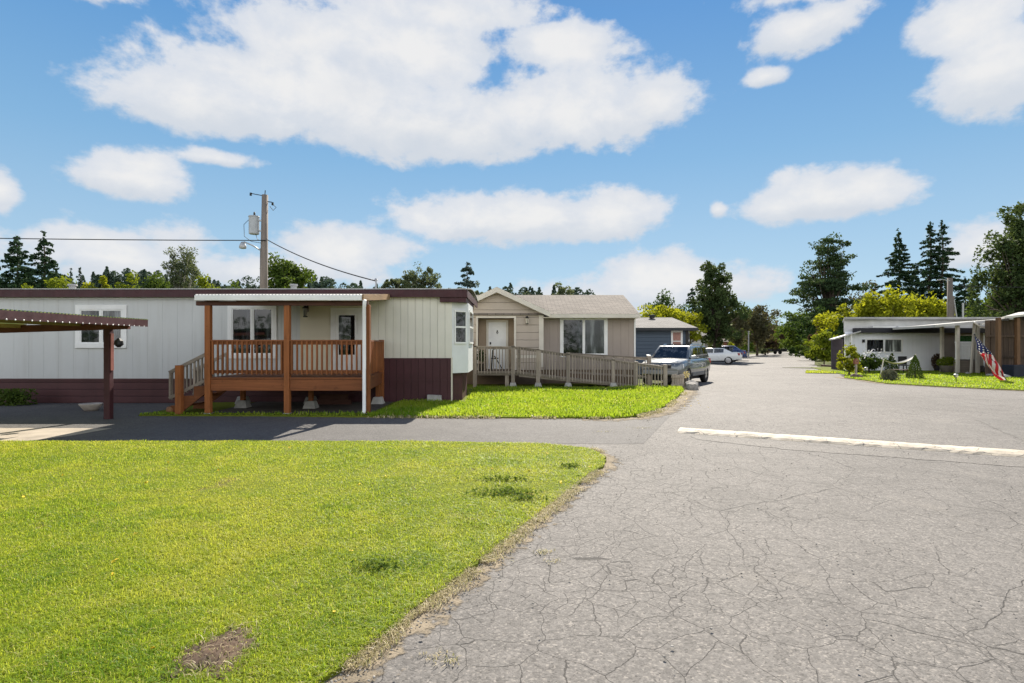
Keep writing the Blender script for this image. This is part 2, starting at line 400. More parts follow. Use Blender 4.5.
# worn strip where turf meets the road, and trodden dirt at the corner of the drive
edge = [(XL(y) , y) for y in np.linspace(1.2, 7.3, 9)]
LAWN = [(-24, -6), (-4.55, -6)] + [(XL(y) - .02, y) for y in (1.0, 2.0, 3.0, 4.0, 5.0, 6.0, 6.9)] + [(1.22, 7.5), (1.32, 8.1), (1.15, 8.7), (.5, 9.08), (-1.2, 9.28), (-4, 9.34), (-8, 9.3), (-24, 9.3)]
def vergemat(name, c):
    m, t, b = newmat(name); co = t.new('ShaderNodeTexCoord').outputs['Object']
    at_ = t.new('ShaderNodeAttribute', attribute_name='edge').outputs['Fac']
    n = t.noise(co, 7, 6, .65); f = t.noise(co, 70, 4)
    cc = t.mix(f, t.ramp(t.noise(co, 3, 4), [(.3, tuple(k*.6 for k in c)), (.5, c), (.7, tuple(k*1.25 for k in c))]), tuple(k*.55 for k in c))
    t.set(b.inputs['Base Color'], cc); b.inputs['Roughness'].default_value = .95; b.inputs['Specular IOR Level'].default_value = .1
    t.set(b.inputs['Normal'], t.bump(f, .6, .01))
    a = t.maprange(t.math('ADD', at_, t.math('MULTIPLY', t.math('SUBTRACT', n, .5), 2.2)), .38, .62, 0, 1)
    tp = t.new('ShaderNodeBsdfTransparent'); mx = t.new('ShaderNodeMixShader'); t.set(mx.inputs[0], a); t.l.new(tp.outputs[0], mx.inputs[1]); t.l.new(b.outputs[0], mx.inputs[2]); t.l.new(mx.outputs[0], t.n['Material Output'].inputs['Surface'])
    return m
M_VERGE = vergemat('verge_dirt', (.33, .275, .20))
def strip(pts, wid, z, m, name='dirt_verge', seed=1):
    """worn band along a line; the 'edge' attribute fades it out sideways"""
    r = random.Random(seed); fine = []
    for i in range(len(pts)-1):
        a = Vector(pts[i]); b_ = Vector(pts[i+1]); n = max(1, int((b_-a).length/.15)); fine += [a.lerp(b_, k/n) for k in range(n)]
    fine.append(Vector(pts[-1])); vs = []; ed = []
    for i, p in enumerate(fine):
        d = (fine[min(i+1, len(fine)-1)] - fine[max(i-1, 0)]).normalized(); nn = Vector((d.y, -d.x)); w_ = wid*r.uniform(.7, 1.3)
        for s, e in ((-.8, .7), (0, .95), (.5, .5), (1, .0)): q = p + nn*s*w_; vs.append((q.x, q.y, z)); ed.append(e)
    me = np_mesh(name, np.array(vs), np.array([[4*i+k, 4*i+k+1, 4*i+5+k, 4*i+4+k] for i in range(len(fine)-1) for k in range(3)]))
    at_ = me.attributes.new('edge', 'FLOAT', 'POINT'); at_.data.foreach_set('value', np.array(ed, np.float32))
    return tag(link(name, me, m), kind='structure')
strip([(XL(y), y) for y in (-3, 0, 1.5, 2.7, 4, 5.5, 7)] + [(1.24, 7.5), (1.36, 8.1), (1.2, 8.7), (.55, 9.1), (-.3, 9.25)], .24, .004, M_VERGE, seed=2)
strip([(1.5, 12.28), (2.2, 12.25), (2.85, 12.55), (3.5, 13.4), (4.2, 14.9), (5.1, 17.1), (5.9, 19.1), (6.3, 20.6), (6.5, 22)], .5, .007, M_VERGE, seed=3)
strip([(-3.2, 12.45), (0, 12.34), (2.0, 12.27)], .12, .007, M_VERGE, seed=4)
lawn = sheet('lawn', wobble(LAWN, .12, .035, 8, skip=(0, 14, 15, 16, 17)), .03, M_TURF, .05)
STRIP = [(-8.4, 12.8), (-5.5, 12.72), (-3, 12.5), (0, 12.38), (2.2, 12.3), (2.75, 12.6), (3.4, 13.5), (4.1, 15.0), (5.0, 17.2), (5.8, 19.2), (6.1, 20.6), (6.2, 22), (5.8, 23.4), (-1.0, 24), (-7, 24), (-7, 15.6), (-8.4, 15.6)]
sheet('lawn', wobble(STRIP, .15, .035, 9, skip=(12, 13, 14, 15, 16)), .034, M_TURF, .05)
RLAWN = [(16.0, 27.4), (15.75, 25.4), (15.35, 23.4), (16.25, 21.6), (17.8, 19.75), (20.2, 17.0), (34, 6), (60, 6), (60, 44), (21.0, 40), (19.2, 35), (17.6, 30)]
sheet('lawn', wobble(RLAWN, .25, .05, 10, skip=(6, 7, 8, 9)), .038, M_TURF, .05)
strip([(16.3, 28.5), (15.95, 27.4), (15.7, 25.4), (15.3, 23.4), (16.2, 21.6), (17.75, 19.75), (20.15, 17.0), (34, 5.9)][::-1], -.35, .008, M_VERGE, seed=5)
sheet('verge', wobble([(19.0, 40), (21.6, 40), (25, 46), (33.5, 61), (52, 99), (66, 128), (80, 128), (60, 70), (40, 44), (21.5, 37.4)], 1.2, .3, 12, skip=(6, 7, 8)), .02, M_TURF2, .05)
sheet('lawn', wobble([(16.6, 32.2), (18.0, 31.6), (18.8, 34.2), (17.9, 34.6)], .2, .06, 14), .03, M_TURF, .05)

# bare soil scrape in the front lawn, with crumbled edges
def heap(name, cx, cy, rx, ry, h, m, seed, z=.03):
    r = np.random.default_rng(seed); n = 40
    g = np.linspace(-1, 1, n); U, V = np.meshgrid(g, g); rad = np.sqrt(U**2 + V**2)
    ang = np.arctan2(V, U); lim = 1 + .2*np.sin(3*ang + seed) + .15*np.sin(5*ang + 2.1*seed) + .08*np.sin(11*ang)
    H = h * np.clip(1 - (rad/lim)**2, -.4, 1) + r.normal(0, .0055, U.shape) * (rad < lim)
    Vt = np.stack([cx + U*rx, cy + V*ry, z + H], -1).reshape(-1, 3)
    q = np.array([[i*n+j, i*n+j+1, (i+1)*n+j+1, (i+1)*n+j] for i in range(n-1) for j in range(n-1)])
    return tag(link(name, np_mesh(name, Vt, q), m), kind='structure')
SCRAPE = (-1.50, 2.92, .19, .25)
heap('bare_soil', *SCRAPE, .014, M_SOIL, 3)
sheet('under_porch_shade', [(-7.0, 13.1), (-3.25, 13.1), (-3.25, 15.68), (-7.0, 15.68)], .039, mat('painted_deck_shade', (.07, .06, .05), .95, .3, 4, bump=.6))  # dark sheet: the shade below the deck put into the ground colour
WEEDS = [(-.08, 6.0, .30, .13), (.12, 5.75, .16, .07), (-.95, 4.0, .13, .07), (-.12, 6.6, .3, .05), (.75, 7.3, .12, .04)]

# ------------------------------------------------------------------ grass blades (nobody could count them)
def inside(poly, P):
    x, y = P[:, 0], P[:, 1]; c = np.zeros(len(P), bool); n = len(poly)
    for i in range(n):
        x0, y0 = poly[i]; x1, y1 = poly[(i+1) % n]
        if y0 == y1: continue
        k = ((y0 > y) != (y1 > y)) & (x < (x1-x0)*(y-y0)/(y1-y0) + x0); c ^= k
    return c
def vnoise(P, s, seed):
    """cheap smooth value noise"""
    r = np.random.default_rng(seed); T = r.random((64, 64)); q = P * s + 1000
    i = np.floor(q).astype(int); f = q - i; f = f*f*(3-2*f)
    a = T[i[:,0] % 64, i[:,1] % 64]; b = T[(i[:,0]+1) % 64, i[:,1] % 64]; c = T[i[:,0] % 64, (i[:,1]+1) % 64]; d = T[(i[:,0]+1) % 64, (i[:,1]+1) % 64]
    return (a*(1-f[:,0])+b*f[:,0])*(1-f[:,1]) + (c*(1-f[:,0])+d*f[:,0])*f[:,1]
def blades(name, P, z, h, wd, m, lean=.5, seed=1, label=None):
    r = np.random.default_rng(seed); n = len(P)
    az = r.uniform(0, 2*np.pi, n); fa = az + r.normal(0, .5, n) + np.pi/2
    D = np.stack([np.cos(az), np.sin(az), np.zeros(n)], 1); S = np.stack([np.cos(fa), np.sin(fa), np.zeros(n)], 1)
    h = h * r.uniform(.55, 1.25, n); L = np.abs(r.normal(0, lean, n)) * h
    B = np.column_stack([P, np.full(n, z)]); up = np.array([0, 0, 1.])
    mid = B + up * (h*.55)[:,None] + D * (L*.3)[:,None]; tip = B + up * h[:,None] * (1 - .25*np.minimum(1.5, L/h))[:,None] + D * L[:,None]
    w2 = (wd * r.uniform(.7, 1.3, n) / 2)[:,None]
    V = np.stack([B - S*w2, B + S*w2, mid - S*w2*.8, mid + S*w2*.8, tip], 1).reshape(-1, 3)
    k = np.arange(n)[:,None] * 5
    me = np_mesh(name, V, k + np.array([[0, 1, 3, 2]]), k + np.array([[2, 3, 4]]))
    return tag(link(name, me, m), label, None, kind='stuff')
def grassmat(name, cols, trans=.55, dry=.0):
    m, t, b = newmat(name)
    co = t.new('ShaderNodeTexCoord').outputs['Object']; ri = t.new('ShaderNodeNewGeometry').outputs['Random Per Island']
    n = t.noise(co, .55, 4, .6); n2 = t.noise(co, 2.6, 3)
    f = t.math('ADD', t.math('MULTIPLY', t.maprange(n, .39, .61), .5), t.math('ADD', t.math('MULTIPLY', t.maprange(n2, .36, .64), .26), t.math('MULTIPLY', ri, .24)))
    c = t.ramp(f, [(.12, cols[0]), (.45, cols[1]), (.78, cols[2])])
    r2 = t.math('FRACT', t.math('MULTIPLY', ri, 17.31))
    c = t.mix(t.math('GREATER_THAN', r2, 1 - dry), c, cols[3])
    t.set(b.inputs['Base Color'], c); b.inputs['Roughness'].default_value = .5; b.inputs['Specular IOR Level'].default_value = .25
    tr = t.new('ShaderNodeBsdfTranslucent'); t.set(tr.inputs['Color'], t.mix(.5, c, (min(.62, cols[2][0]*1.5), min(.62, cols[2][1]*1.45), cols[2][2])))
    mx = t.new('ShaderNodeMixShader'); mx.inputs[0].default_value = trans
    t.l.new(b.outputs[0], mx.inputs[1]); t.l.new(tr.outputs[0], mx.inputs[2]); t.l.new(mx.outputs[0], t.n['Material Output'].inputs['Surface'])
    return m
M_GRASS = grassmat('grass_blade', [(.13, .27, .016), (.30, .41, .026), (.46, .49, .06), (.58, .52, .22)], dry=.08)
M_GRASS2 = grassmat('long_grass_blade', [(.10, .23, .012), (.20, .32, .018), (.31, .39, .035), (.46, .43, .16)], dry=.06)
M_STRAW = grassmat('dry_grass_blade', [(.38, .31, .18), (.50, .42, .26), (.56, .47, .30), (.25, .25, .07)], trans=.25, dry=.15)
M_CLOVER = leafmat('weed_leaf', (.05, .095, .02), (.15, .21, .04), .4, 6)
P = []
for y0, y1, rho in ((2.0, 2.7, 7000), (2.7, 3.5, 18000), (3.5, 4.5, 13000), (4.5, 6, 8500), (6, 7.8, 5600), (7.8, 9.6, 4300), (1.0, 2.0, 1200)):
    xa = -1.05*y1 - 1.2; xb = XL(y1) + 1.0; N = int((xb-xa)*(y1-y0)*rho)
    P.append(np.column_stack([rng.uniform(xa, xb, N), rng.uniform(y0, y1, N)]))
P = np.concatenate(P); P = P + (vnoise(P, 9, 4)[:,None] - .5) * .03
P = P[inside(LAWN, P)]
den = vnoise(P, 1.1, 5)*.6 + vnoise(P, 6, 6)*.4
keep = rng.random(len(P)) < .45 + .8*den
d = ((P[:,0]-SCRAPE[0])/SCRAPE[2])**2 + ((P[:,1]-SCRAPE[1])/SCRAPE[3])**2
keep &= rng.random(len(P)) < np.clip((np.sqrt(d) + .35*(vnoise(P, 14, 77) - .5) - .62)*2.6, .05, 1)
for a, b_, ra, rb in WEEDS: keep &= (((P[:,0]-a)/ra)**2 + ((P[:,1]-b_)/rb)**2 > .8) | (rng.random(len(P)) < .65)
P = P[keep]
ht = .010 + .018*vnoise(P, 1.3, 7) + .013*vnoise(P, 7, 8)
blades('grass', P, .028, ht, .0019 + .0006*P[:,1], M_GRASS, 1.7, 21)
# longer tufts, mostly towards the lower part of the picture and round the scrape
N = 26000; Q = np.column_stack([rng.uniform(-5, 1.2, N), rng.uniform(2.2, 5.6, N)]); Q = Q[inside(LAWN, Q)]
d = ((Q[:,0]-SCRAPE[0])/SCRAPE[2])**2 + ((Q[:,1]-SCRAPE[1])/SCRAPE[3])**2
Q = Q[((vnoise(Q, 2.3, 31) > .68) | ((d < 2.2))) & (d > .8)]
blades('long_grass', Q, .028, np.full(len(Q), .042), .003 + .0005*Q[:,1], M_GRASS2, 1.3, 22)
N = 260; a_ = rng.uniform(0, 6.283, N); r0_ = rng.uniform(0, 1.1, N)**.6; Q = np.column_stack([SCRAPE[0] + SCRAPE[2]*r0_*np.cos(a_), SCRAPE[1] + SCRAPE[3]*r0_*np.sin(a_)]); THATCH = Q
# dry grass along the road edge
def along(pts, n, spread, seed, bias=0.0):
    r = np.random.default_rng(seed); pts = np.array(pts); k = r.integers(0, len(pts)-1, n); f = r.random(n)[:,None]
    return pts[k]*(1-f) + pts[k+1]*f + r.normal(bias, spread, (n, 2))
Q = along([(XL(y), y) for y in np.linspace(1.6, 7.2, 30)] + [(1.3, 7.7), (1.38, 8.2), (1.2, 8.7)], 15000, .05, 41)
Q = Q[vnoise(Q, 2.2, 42) > .38]
blades('dry_grass', Q, .012, np.full(len(Q), .032), .0035 + .0005*Q[:,1], M_STRAW, 1.1, 23)
blades('dry_grass', THATCH, .04, np.full(len(THATCH), .025), .004, M_STRAW, 1.6, 28)
# the strip in front of the homes: taller, unmown
N = 90000; Q = np.column_stack([rng.uniform(-8.4, 6.3, N), rng.uniform(12.3, 20.5, N)]); Q = Q[inside(STRIP, Q)]
Q = Q[~((Q[:,0] < -3.1) & (Q[:,1] > 13.05) & (Q[:,1] < 15.7)) & ~((Q[:,0] < -1.3) & (Q[:,1] > 15.62))]
Q = Q[~((Q[:,0] < -3.2) & (rng.random(len(Q)) < .6))]
blades('long_grass', Q, .032, .05 + .09*vnoise(Q, .9, 43) + .03*(Q[:,1] > 18.5) - .03*(Q[:,0] < -3), .016 + .0006*Q[:,1], M_GRASS2, .55, 24)
Q = along([(-3, 12.5), (0, 12.4), (2.2, 12.32), (2.8, 12.65), (3.4, 13.5), (4.1, 15), (5, 17.2), (5.9, 19.4), (6.4, 21.0), (6.9, 21.6)], 5200, .09, 44)
Q = Q[(vnoise(Q, 1.6, 45) > .4)]
blades('dry_grass', Q, .015, np.full(len(Q), .06), .018, M_STRAW, .9, 25)
N = 26000; Q = np.column_stack([rng.uniform(15.3, 27, N), rng.uniform(16, 34, N)]); Q = Q[inside(RLAWN, Q)]
blades('grass', Q, .036, np.full(len(Q), .06), .035, M_GRASS2, .8, 26)
N = 1500; Q = np.column_stack([rng.uniform(16.6, 18.8, N), rng.uniform(31.6, 34.6, N)]); Q = Q[inside([(16.6, 32.2), (18.0, 31.6), (18.8, 34.2), (17.9, 34.6)], Q)]
blades('grass', Q, .03, np.full(len(Q), .08), .04, M_GRASS, .6, 27)

# broad-leaved weeds in the lawn
def leaf_quads(P, size, seed, flat=0.0, aspect=.55, droop=None):
    """diamond leaves at P (n,3); flat=1 turns them to face up"""
    r = np.random.default_rng(seed); n = len(P)
    Nn = r.normal(0, 1, (n, 3)); Nn[:,2] += flat * 3; Nn /= np.linalg.norm(Nn, axis=1)[:,None]
    A = np.cross(Nn, r.normal(0, 1, (n, 3))); A /= np.linalg.norm(A, axis=1)[:,None]; Bb = np.cross(Nn, A)
    s = (size * r.uniform(.6, 1.35, n))[:,None]
    V = np.stack([P - A*s*.5, P + Bb*s*aspect*.5 + Nn*s*.08, P + A*s*.5, P - Bb*s*aspect*.5 + Nn*s*.08], 1).reshape(-1, 3)
    return V, np.arange(n)[:,None]*4 + np.array([[0, 1, 2, 3]])
pts = []
for i, (a, b_, ra, rb) in enumerate(WEEDS):
    n = int(2400*ra*rb*4) + 50; q = rng.normal(0, .55, (n, 2)) + .35*np.sin(rng.integers(0, 5, (n, 1))*np.array([[2.1, 3.3]]) + i)
    pts.append(np.column_stack([a + q[:,0]*ra, b_ + q[:,1]*rb, .035 + rng.uniform(0, .045, len(q))]))
pts = np.concatenate(pts); V, q = leaf_quads(pts, .03, 51, .35, .7)
tag(link('lawn_weeds', np_mesh('lawn_weeds', V, q), M_CLOVER), kind='stuff')
# dandelion heads: flecks of yellow
N = 45; Q = np.column_stack([rng.uniform(-9, 1, N), rng.uniform(2.8, 9.3, N)]); Q = Q[inside(LAWN, Q)]
Q2 = np.column_stack([rng.uniform(-1, 5, 140), rng.uniform(13, 19, 140)])
pts = np.concatenate([np.column_stack([Q, np.full(len(Q), .05)]), np.column_stack([Q2, np.full(len(Q2), .15)])])
V, q = leaf_quads(np.repeat(pts, 3, 0) + rng.normal(0, .006, (len(pts)*3, 3)), .026, 52, .8, .9)
tag(link('dandelion_flowers', np_mesh('dandelion_flowers', V, q), mat('yellow_petal', (.75, .52, .03), .7, .1)), kind='stuff')

# white painted concrete speed hump across the lane
t_ = MB(); a = Vector((*G(680, 431), 0)); b_ = Vector((*G(1024, 455), 0)); dd = (b_-a).normalized(); b2 = a + dd*7.4; nn = Vector((-dd.y, dd.x, 0))
r = random.Random(4); sect = [(-.17, .002), (-.135, .032), (-.07, .056), (.0, .062), (.07, .054), (.135, .03), (.17, .002)]; K = 75
vs = []
for i in range(K+1):
    p = a + (b2-a)*(i/K)
    for o, h in [(1.5*q, g) for q, g in sect]: vs.append(tuple(p + nn*(o + r.uniform(-.012, .012)*(h < .01)) + Vector((0, 0, h + (r.uniform(-.005, .003) if h > .01 else 0)))))
n = len(sect); fs = [(i*n+k, i*n+k+1, (i+1)*n+k+1, (i+1)*n+k) for i in range(K) for k in range(n-1)] + [tuple(range(n))[::-1], tuple(K*n+k for k in range(n))]
t_.add(vs, fs)
mm, t, b = newmat('worn_white_paint')
co = t.new('ShaderNodeTexCoord').outputs['Object']
nn_ = t.noise(co, 5, 6, .65); vc = t.new('ShaderNodeTexVoronoi', feature='DISTANCE_TO_EDGE'); vc.inputs['Scale'].default_value = 2.1
nz = t.new('ShaderNodeTexNoise'); nz.inputs['Scale'].default_value = 6; t.set(nz.inputs['Vector'], co)
wv = t.new('ShaderNodeVectorMath', operation='MULTIPLY_ADD'); t.set(wv.inputs[0], nz.outputs['Color']); wv.inputs[1].default_value = (.25, .25, 0); t.set(wv.inputs[2], co); t.set(vc.inputs['Vector'], wv.outputs[0])
c = t.ramp(nn_, [(.28, (.30, .265, .21)), (.42, (.46, .395, .30)), (.6, (.56, .49, .385))])
ck = t.maprange(vc.outputs['Distance'], .004, .018, .8, 0)
c = t.mix(ck, c, (.10, .09, .08)); c = t.mix(t.maprange(t.noise(co, 20, 5), .56, .68, 0, .75), c, (.2, .18, .16))
t.set(b.inputs['Base Color'], c); b.inputs['Roughness'].default_value = .8; t.set(b.inputs['Normal'], t.bump(t.noise(co, 90, 3), .4, .005))
tag(t_.build('speed_hump', mm), 'low cracked speed hump painted white across the asphalt lane', 'speed hump')
sheet('old_patch', wobble([G(690, 436), G(800, 446), G(1030, 461), G(1060, 470), G(900, 458), G(790, 450), G(700, 440)], .1, .03, 17), .004, asphalt('patch_asphalt', (.178, .166, .152), .3))
sheet('old_patch', wobble([G(975, 420), G(1030, 416), G(1120, 425), G(1100, 440), G(1024, 441)], .08, .035, 18), .004, asphalt('dark_patch_asphalt', (.155, .146, .135), .4))
# crumbs of asphalt and gravel along the edges
def pebble(name, x, y, z, s, m, label, seed):
    bm = bmesh.new(); bmesh.ops.create_icosphere(bm, subdivisions=2, radius=1); r = random.Random(seed)
    ph = [r.uniform(0, 6) for _ in range(4)]
    for v in bm.verts:
        k = 1 + .22*math.sin(2.3*v.co.x*1.5 + ph[0]) + .16*math.sin(3.1*v.co.y + ph[1]) + .1*math.sin(5*v.co.z + ph[2])
        v.co = Vector((v.co.x*s[0]*k, v.co.y*s[1]*k, max(-.3, v.co.z*k)*s[2]))
    me = bpy.data.meshes.new(name); bm.to_mesh(me); bm.free()
    o = link(name, me, m); o.location = (x, y, z + .25*s[2]); o.rotation_euler.z = r.uniform(0, 6); return tag(o, label[0], label[1], label[2] if len(label) > 2 else None)
# ------------------------------------------------------------------ building materials
M_WHITE = mat('white_trim', (.80, .80, .78), .5, .06, 2, bump=.05)
M_CREAM = siding('cream_siding', (.74, .72, .62), 'X', .205, .05, .012, .66)
M_PALE = siding('pale_siding', (.56, .572, .565), 'X', .41, .015, .006, .8, .04, stain=.22)
M_PORCHWALL = mat('tan_panel', (.66, .61, .48), .6, .06, 1.2, bump=.08)
M_MAROON = mat('maroon_paint', (.060, .020, .024), .55, .25, 2.5, bump=.2, streak=.4)
M_MSK_H = siding('maroon_lap', (.075, .026, .028), 'Z', .19, .05, .02, .35, .2)
M_MSK_V = siding('maroon_groove', (.072, .025, .030), 'X', .2, .05, .015, .35, .2)
M_METALROOF = mat('white_metal_roof', (.36, .36, .355), .75, .12, 1.5, metal=.0, spec=.15, bump=.05)
M_REDWOODX = wood('stained_redwood_x', (.195, .068, .024), 'X'); M_REDWOODZ = wood('stained_redwood_z', (.245, .085, .026), 'Z')
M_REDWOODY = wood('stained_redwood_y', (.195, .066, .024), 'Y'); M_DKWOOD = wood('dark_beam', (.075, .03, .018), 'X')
M_CONC = mat('concrete', (.36, .35, .32), .9, .2, 6, bump=.4)
M_GLASS = glass('window_glass', (.008, .010, .011)); M_GLASS2 = glass('window_glass_blind', (.05, .055, .055), .06)
M_BLACK = mat('black_metal', (.02, .02, .02), .45, .2, 5)
M_TAUPE = siding('taupe_groove', (.34, .285, .245), 'X', .32, .025, .01, .6, .05, stain=.15)
M_LAP = siding('taupe_lap', (.47, .40, .33), 'Z', .30, .04, .03, .6, .05, stain=.1)
M_TAN = mat('tan_skirting', (.17, .12, .085), .7, .1, 2)
M_CTRIM = mat('cream_trim', (.66, .61, .52), .55, .07, 2, bump=.05)
M_GREYWOODX = wood('weathered_wood_x', (.29, .245, .20), 'X'); M_GREYWOODZ = wood('weathered_wood_z', (.32, .27, .22), 'Z')
M_LAMP = glass('lantern_glass', (.22, .2, .16), .2)
def shingles(name, c):
    m, t, b = newmat(name); co = t.new('ShaderNodeTexCoord').outputs['Object']
    br = t.new('ShaderNodeTexBrick'); br.inputs['Scale'].default_value = 1.0; br.inputs['Brick Width'].default_value = .33; br.inputs['Row Height'].default_value = .14
    br.inputs['Mortar Size'].default_value = .012; br.inputs['Color1'].default_value = (*[k*.8 for k in c], 1); br.inputs['Color2'].default_value = (*[k*1.2 for k in c], 1); br.inputs['Mortar'].default_value = (*[k*.35 for k in c], 1)
    t.set(br.inputs['Vector'], co)
    cc = t.mix(.5, br.outputs[0], t.ramp(t.noise(co, 1.1, 5), [(.3, (.7,)*3), (.7, (1.2,)*3)]), 'MULTIPLY')
    cc = t.mix(.6, cc, t.ramp(t.noise(co, 90, 2), [(.3, (.65,)*3), (.7, (1.35,)*3)]), 'MULTIPLY')
    t.set(b.inputs['Base Color'], cc); b.inputs['Roughness'].default_value = .9; b.inputs['Specular IOR Level'].default_value = .2
    t.set(b.inputs['Normal'], t.bump(br.outputs[1], .4, -.01)); return m
M_SHING = shingles('brown_shingles', (.175, .150, .128)); M_SHINGG = shingles('grey_shingles', (.19, .18, .172))

def window(par, x0, x1, z0, z1, y, tw=.09, panes=2, gm=None, m=None, rail=False, name='window'):
    """trimmed window on a wall facing -y: frame proud of the wall, panes set back inside it"""
    m = m or M_WHITE; gm = gm or M_GLASS
    f = MB(); f.box(x0, x1, y-.035, y+.03, z1-tw, z1); f.box(x0, x1, y-.045, y+.03, z0, z0+tw)
    f.box(x0, x0+tw, y-.035, y+.03, z0+tw, z1-tw); f.box(x1-tw, x1, y-.035, y+.03, z0+tw, z1-tw)
    iw = (x1-x0-2*tw); bw = .045
    for k in range(1, panes):
        xm = x0+tw+iw*k/panes; f.box(xm-bw/2, xm+bw/2, y-.03, y+.03, z0+tw, z1-tw)
    if rail: zm = (z0+z1)/2; f.box(x0+tw, x1-tw, y-.028, y+.028, zm-.025, zm+.025)
    fr = f.build(name, m, par, bevel=.004)
    for k in range(panes):
        a = x0+tw+iw*k/panes + (bw/2 if k else 0); b = x0+tw+iw*(k+1)/panes - (bw/2 if k < panes-1 else 0)
        s = MB(); e = .03
        s.box(a, b, y-.022, y+.02, z1-tw-e, z1-tw); s.box(a, b, y-.022, y+.02, z0+tw, z0+tw+e)
        s.box(a, a+e, y-.022, y+.02, z0+tw+e, z1-tw-e); s.box(b-e, b, y-.022, y+.02, z0+tw+e, z1-tw-e)
        s.build('sash', M_WHITE if m is M_WHITE else M_CTRIM, fr)
        p = MB().box(a+e, b-e, y-.008, y+.015, z0+tw+e, z1-tw-e)
        p.build('pane', gm[k] if isinstance(gm, (list, tuple)) else gm, fr)
    return fr
def lantern(par, x, y, z, s=1.0, name='wall_lantern'):
    a = MB(); a.box(x-.04*s, x+.04*s, y-.02, y, z-.02*s, z+.14*s); a.beam((x, y-.02, z+.1*s), (x, y-.11*s, z+.13*s), .02*s, .02*s)
    a.lathe((x, y-.11*s, z), [(.02*s, .12*s), (.085*s, .07*s), (.075*s, .06*s)], 8); a.lathe((x, y-.11*s, z), [(.055*s, -.16*s), (.06*s, -.14*s), (.055*s, -.13*s)], 8)
    a.box(x-.006*s, x+.006*s, y-.17*s, y-.166*s, z-.13*s, z+.06*s); o = a.build(name, M_BLACK, par); g = MB(); g.lathe((x, y-.11*s, z), [(.05*s, -.128*s), (.066*s, .058*s)], 8); g.build('lamp_glass', M_LAMP, o); return o

# ------------------------------------------------------------------ the pale single-wide home with the maroon skirting
YW = 15.7
h1 = empty('mobile_home', (-8, YW, 0), 'long pale single-wide mobile home with flat maroon-edged roof and maroon skirting', 'mobile home')
xl, xr, xm = -19.0, -1.66, X(283, YW)
MB().box(xl, X(300, YW), YW, 20.0, .66, 2.93).build('wall', M_PALE, h1)
MB().box(X(300, YW), X(366, YW), YW-.004, 20.0, .66, 2.93).build('wall', M_PORCHWALL, h1)
MB().box(X(366, YW), xr, YW-.002, 20.0, 1.24, 2.93).build('wall', M_CREAM, h1)
a = MB(); a.box(xl, X(355, YW), YW-.012, 19.9, .0, .62); a.box(xl, X(355, YW), YW-.035, YW, .62, .675); a.build('skirting', M_MSK_H, h1)
a = MB(); a.box(X(355, YW), xr, YW-.014, 19.9, .0, 1.24); a.box(X(355, YW), xr, YW-.026, YW-.01, .60, .64); a.build('skirting', M_MSK_V, h1)
a = MB(); a.box(xr-.02, xr+.02, YW-.03, YW+.02, .0, 1.26); a.build('corner_trim', M_CTRIM, h1)
a = MB(); a.box(xl, -1.22, 15.55, 15.585, 2.91, 3.115); a.box(-1.25, -1.22, 15.585, 20.2, 2.91, 3.115); a.box(-1.98, -1.26, 15.59, 18.7, 2.78, 2.94); a.build('fascia', M_MAROON, h1)
a = MB(); n = 12
for i in range(n):
    y0 = 15.53 + 4.7*i/n; y1 = 15.53 + 4.7*(i+1)/n; f = lambda y: 3.12 + .16*math.sin(math.pi*(y-15.53)/4.7)
    a.hexa([(xl, y0, f(y0)-.003), (-1.2, y0, f(y0)-.003), (-1.2, y1, f(y1)-.003), (xl, y1, f(y1)-.003)], [(xl, y0, f(y0)+.02), (-1.2, y0, f(y0)+.02), (-1.2, y1, f(y1)+.02), (xl, y1, f(y1)+.02)])
a.build('roof', M_METALROOF, h1)
MB().box(xl, X(205, YW), YW-.02, YW-.003, 2.86, 2.908).build('eave_trim', M_WHITE, h1)
for px in (75, 150, 295, 420):      # low roof vents seen along the roof edge
    a = MB(); a.lathe((X(px, 17.5), 17.4, 3.24), [(.09, 0), (.09, .16), (.13, .17), (.12, .22)], 10)
    if px in (75, 295): a.build('roof_vent', M_METALROOF, h1, smooth=False)
window(h1, X(76, YW), X(127, YW), Z(348, YW), Z(305, YW), YW, .13, 2, [M_GLASS, M_GLASS2])
window(h1, X(228, YW), X(277, YW), Z(358.5, YW), Z(304, YW), YW, .12, 2, M_GLASS)
# door with storm-door glass
d0, d1 = X(331, YW), X(363, YW); zb = .9
a = MB(); a.box(d0, d0+.13, YW-.04, YW+.02, zb, 2.62); a.box(d1-.13, d1, YW-.04, YW+.02, zb, 2.62); a.box(d0+.13, d1-.13, YW-.04, YW+.02, 2.5, 2.62)
fr = a.build('door_frame', M_WHITE, h1)
a = MB(); g0, g1 = d0+.22, d1-.22; gz0, gz1 = 1.33, 2.42; x0, x1 = d0+.132, d1-.132
a.box(x0, x1, YW-.03, YW-.006, zb, gz0); a.box(x0, x1, YW-.03, YW-.006, gz1, 2.498); a.box(x0, g0, YW-.03, YW-.006, gz0, gz1); a.box(g1, x1, YW-.03, YW-.006, gz0, gz1); a.box(g0, g1, YW-.032, YW-.006, 1.62, 1.66)
dr = a.build('door', M_WHITE, h1); MB().box(g0, g1, YW-.02, YW-.008, gz0, 1.62).build('pane', M_GLASS, dr); MB().box(g0, g1, YW-.02, YW-.008, 1.66, gz1).build('pane', M_GLASS, dr)
a = MB(); a.box(x0+.03, x0+.06, YW-.08, YW-.032, 1.5, 1.68); a.build('handle', M_BLACK, dr)
lantern(h1, X(307, YW), YW-.005, Z(311, YW), 1.1)
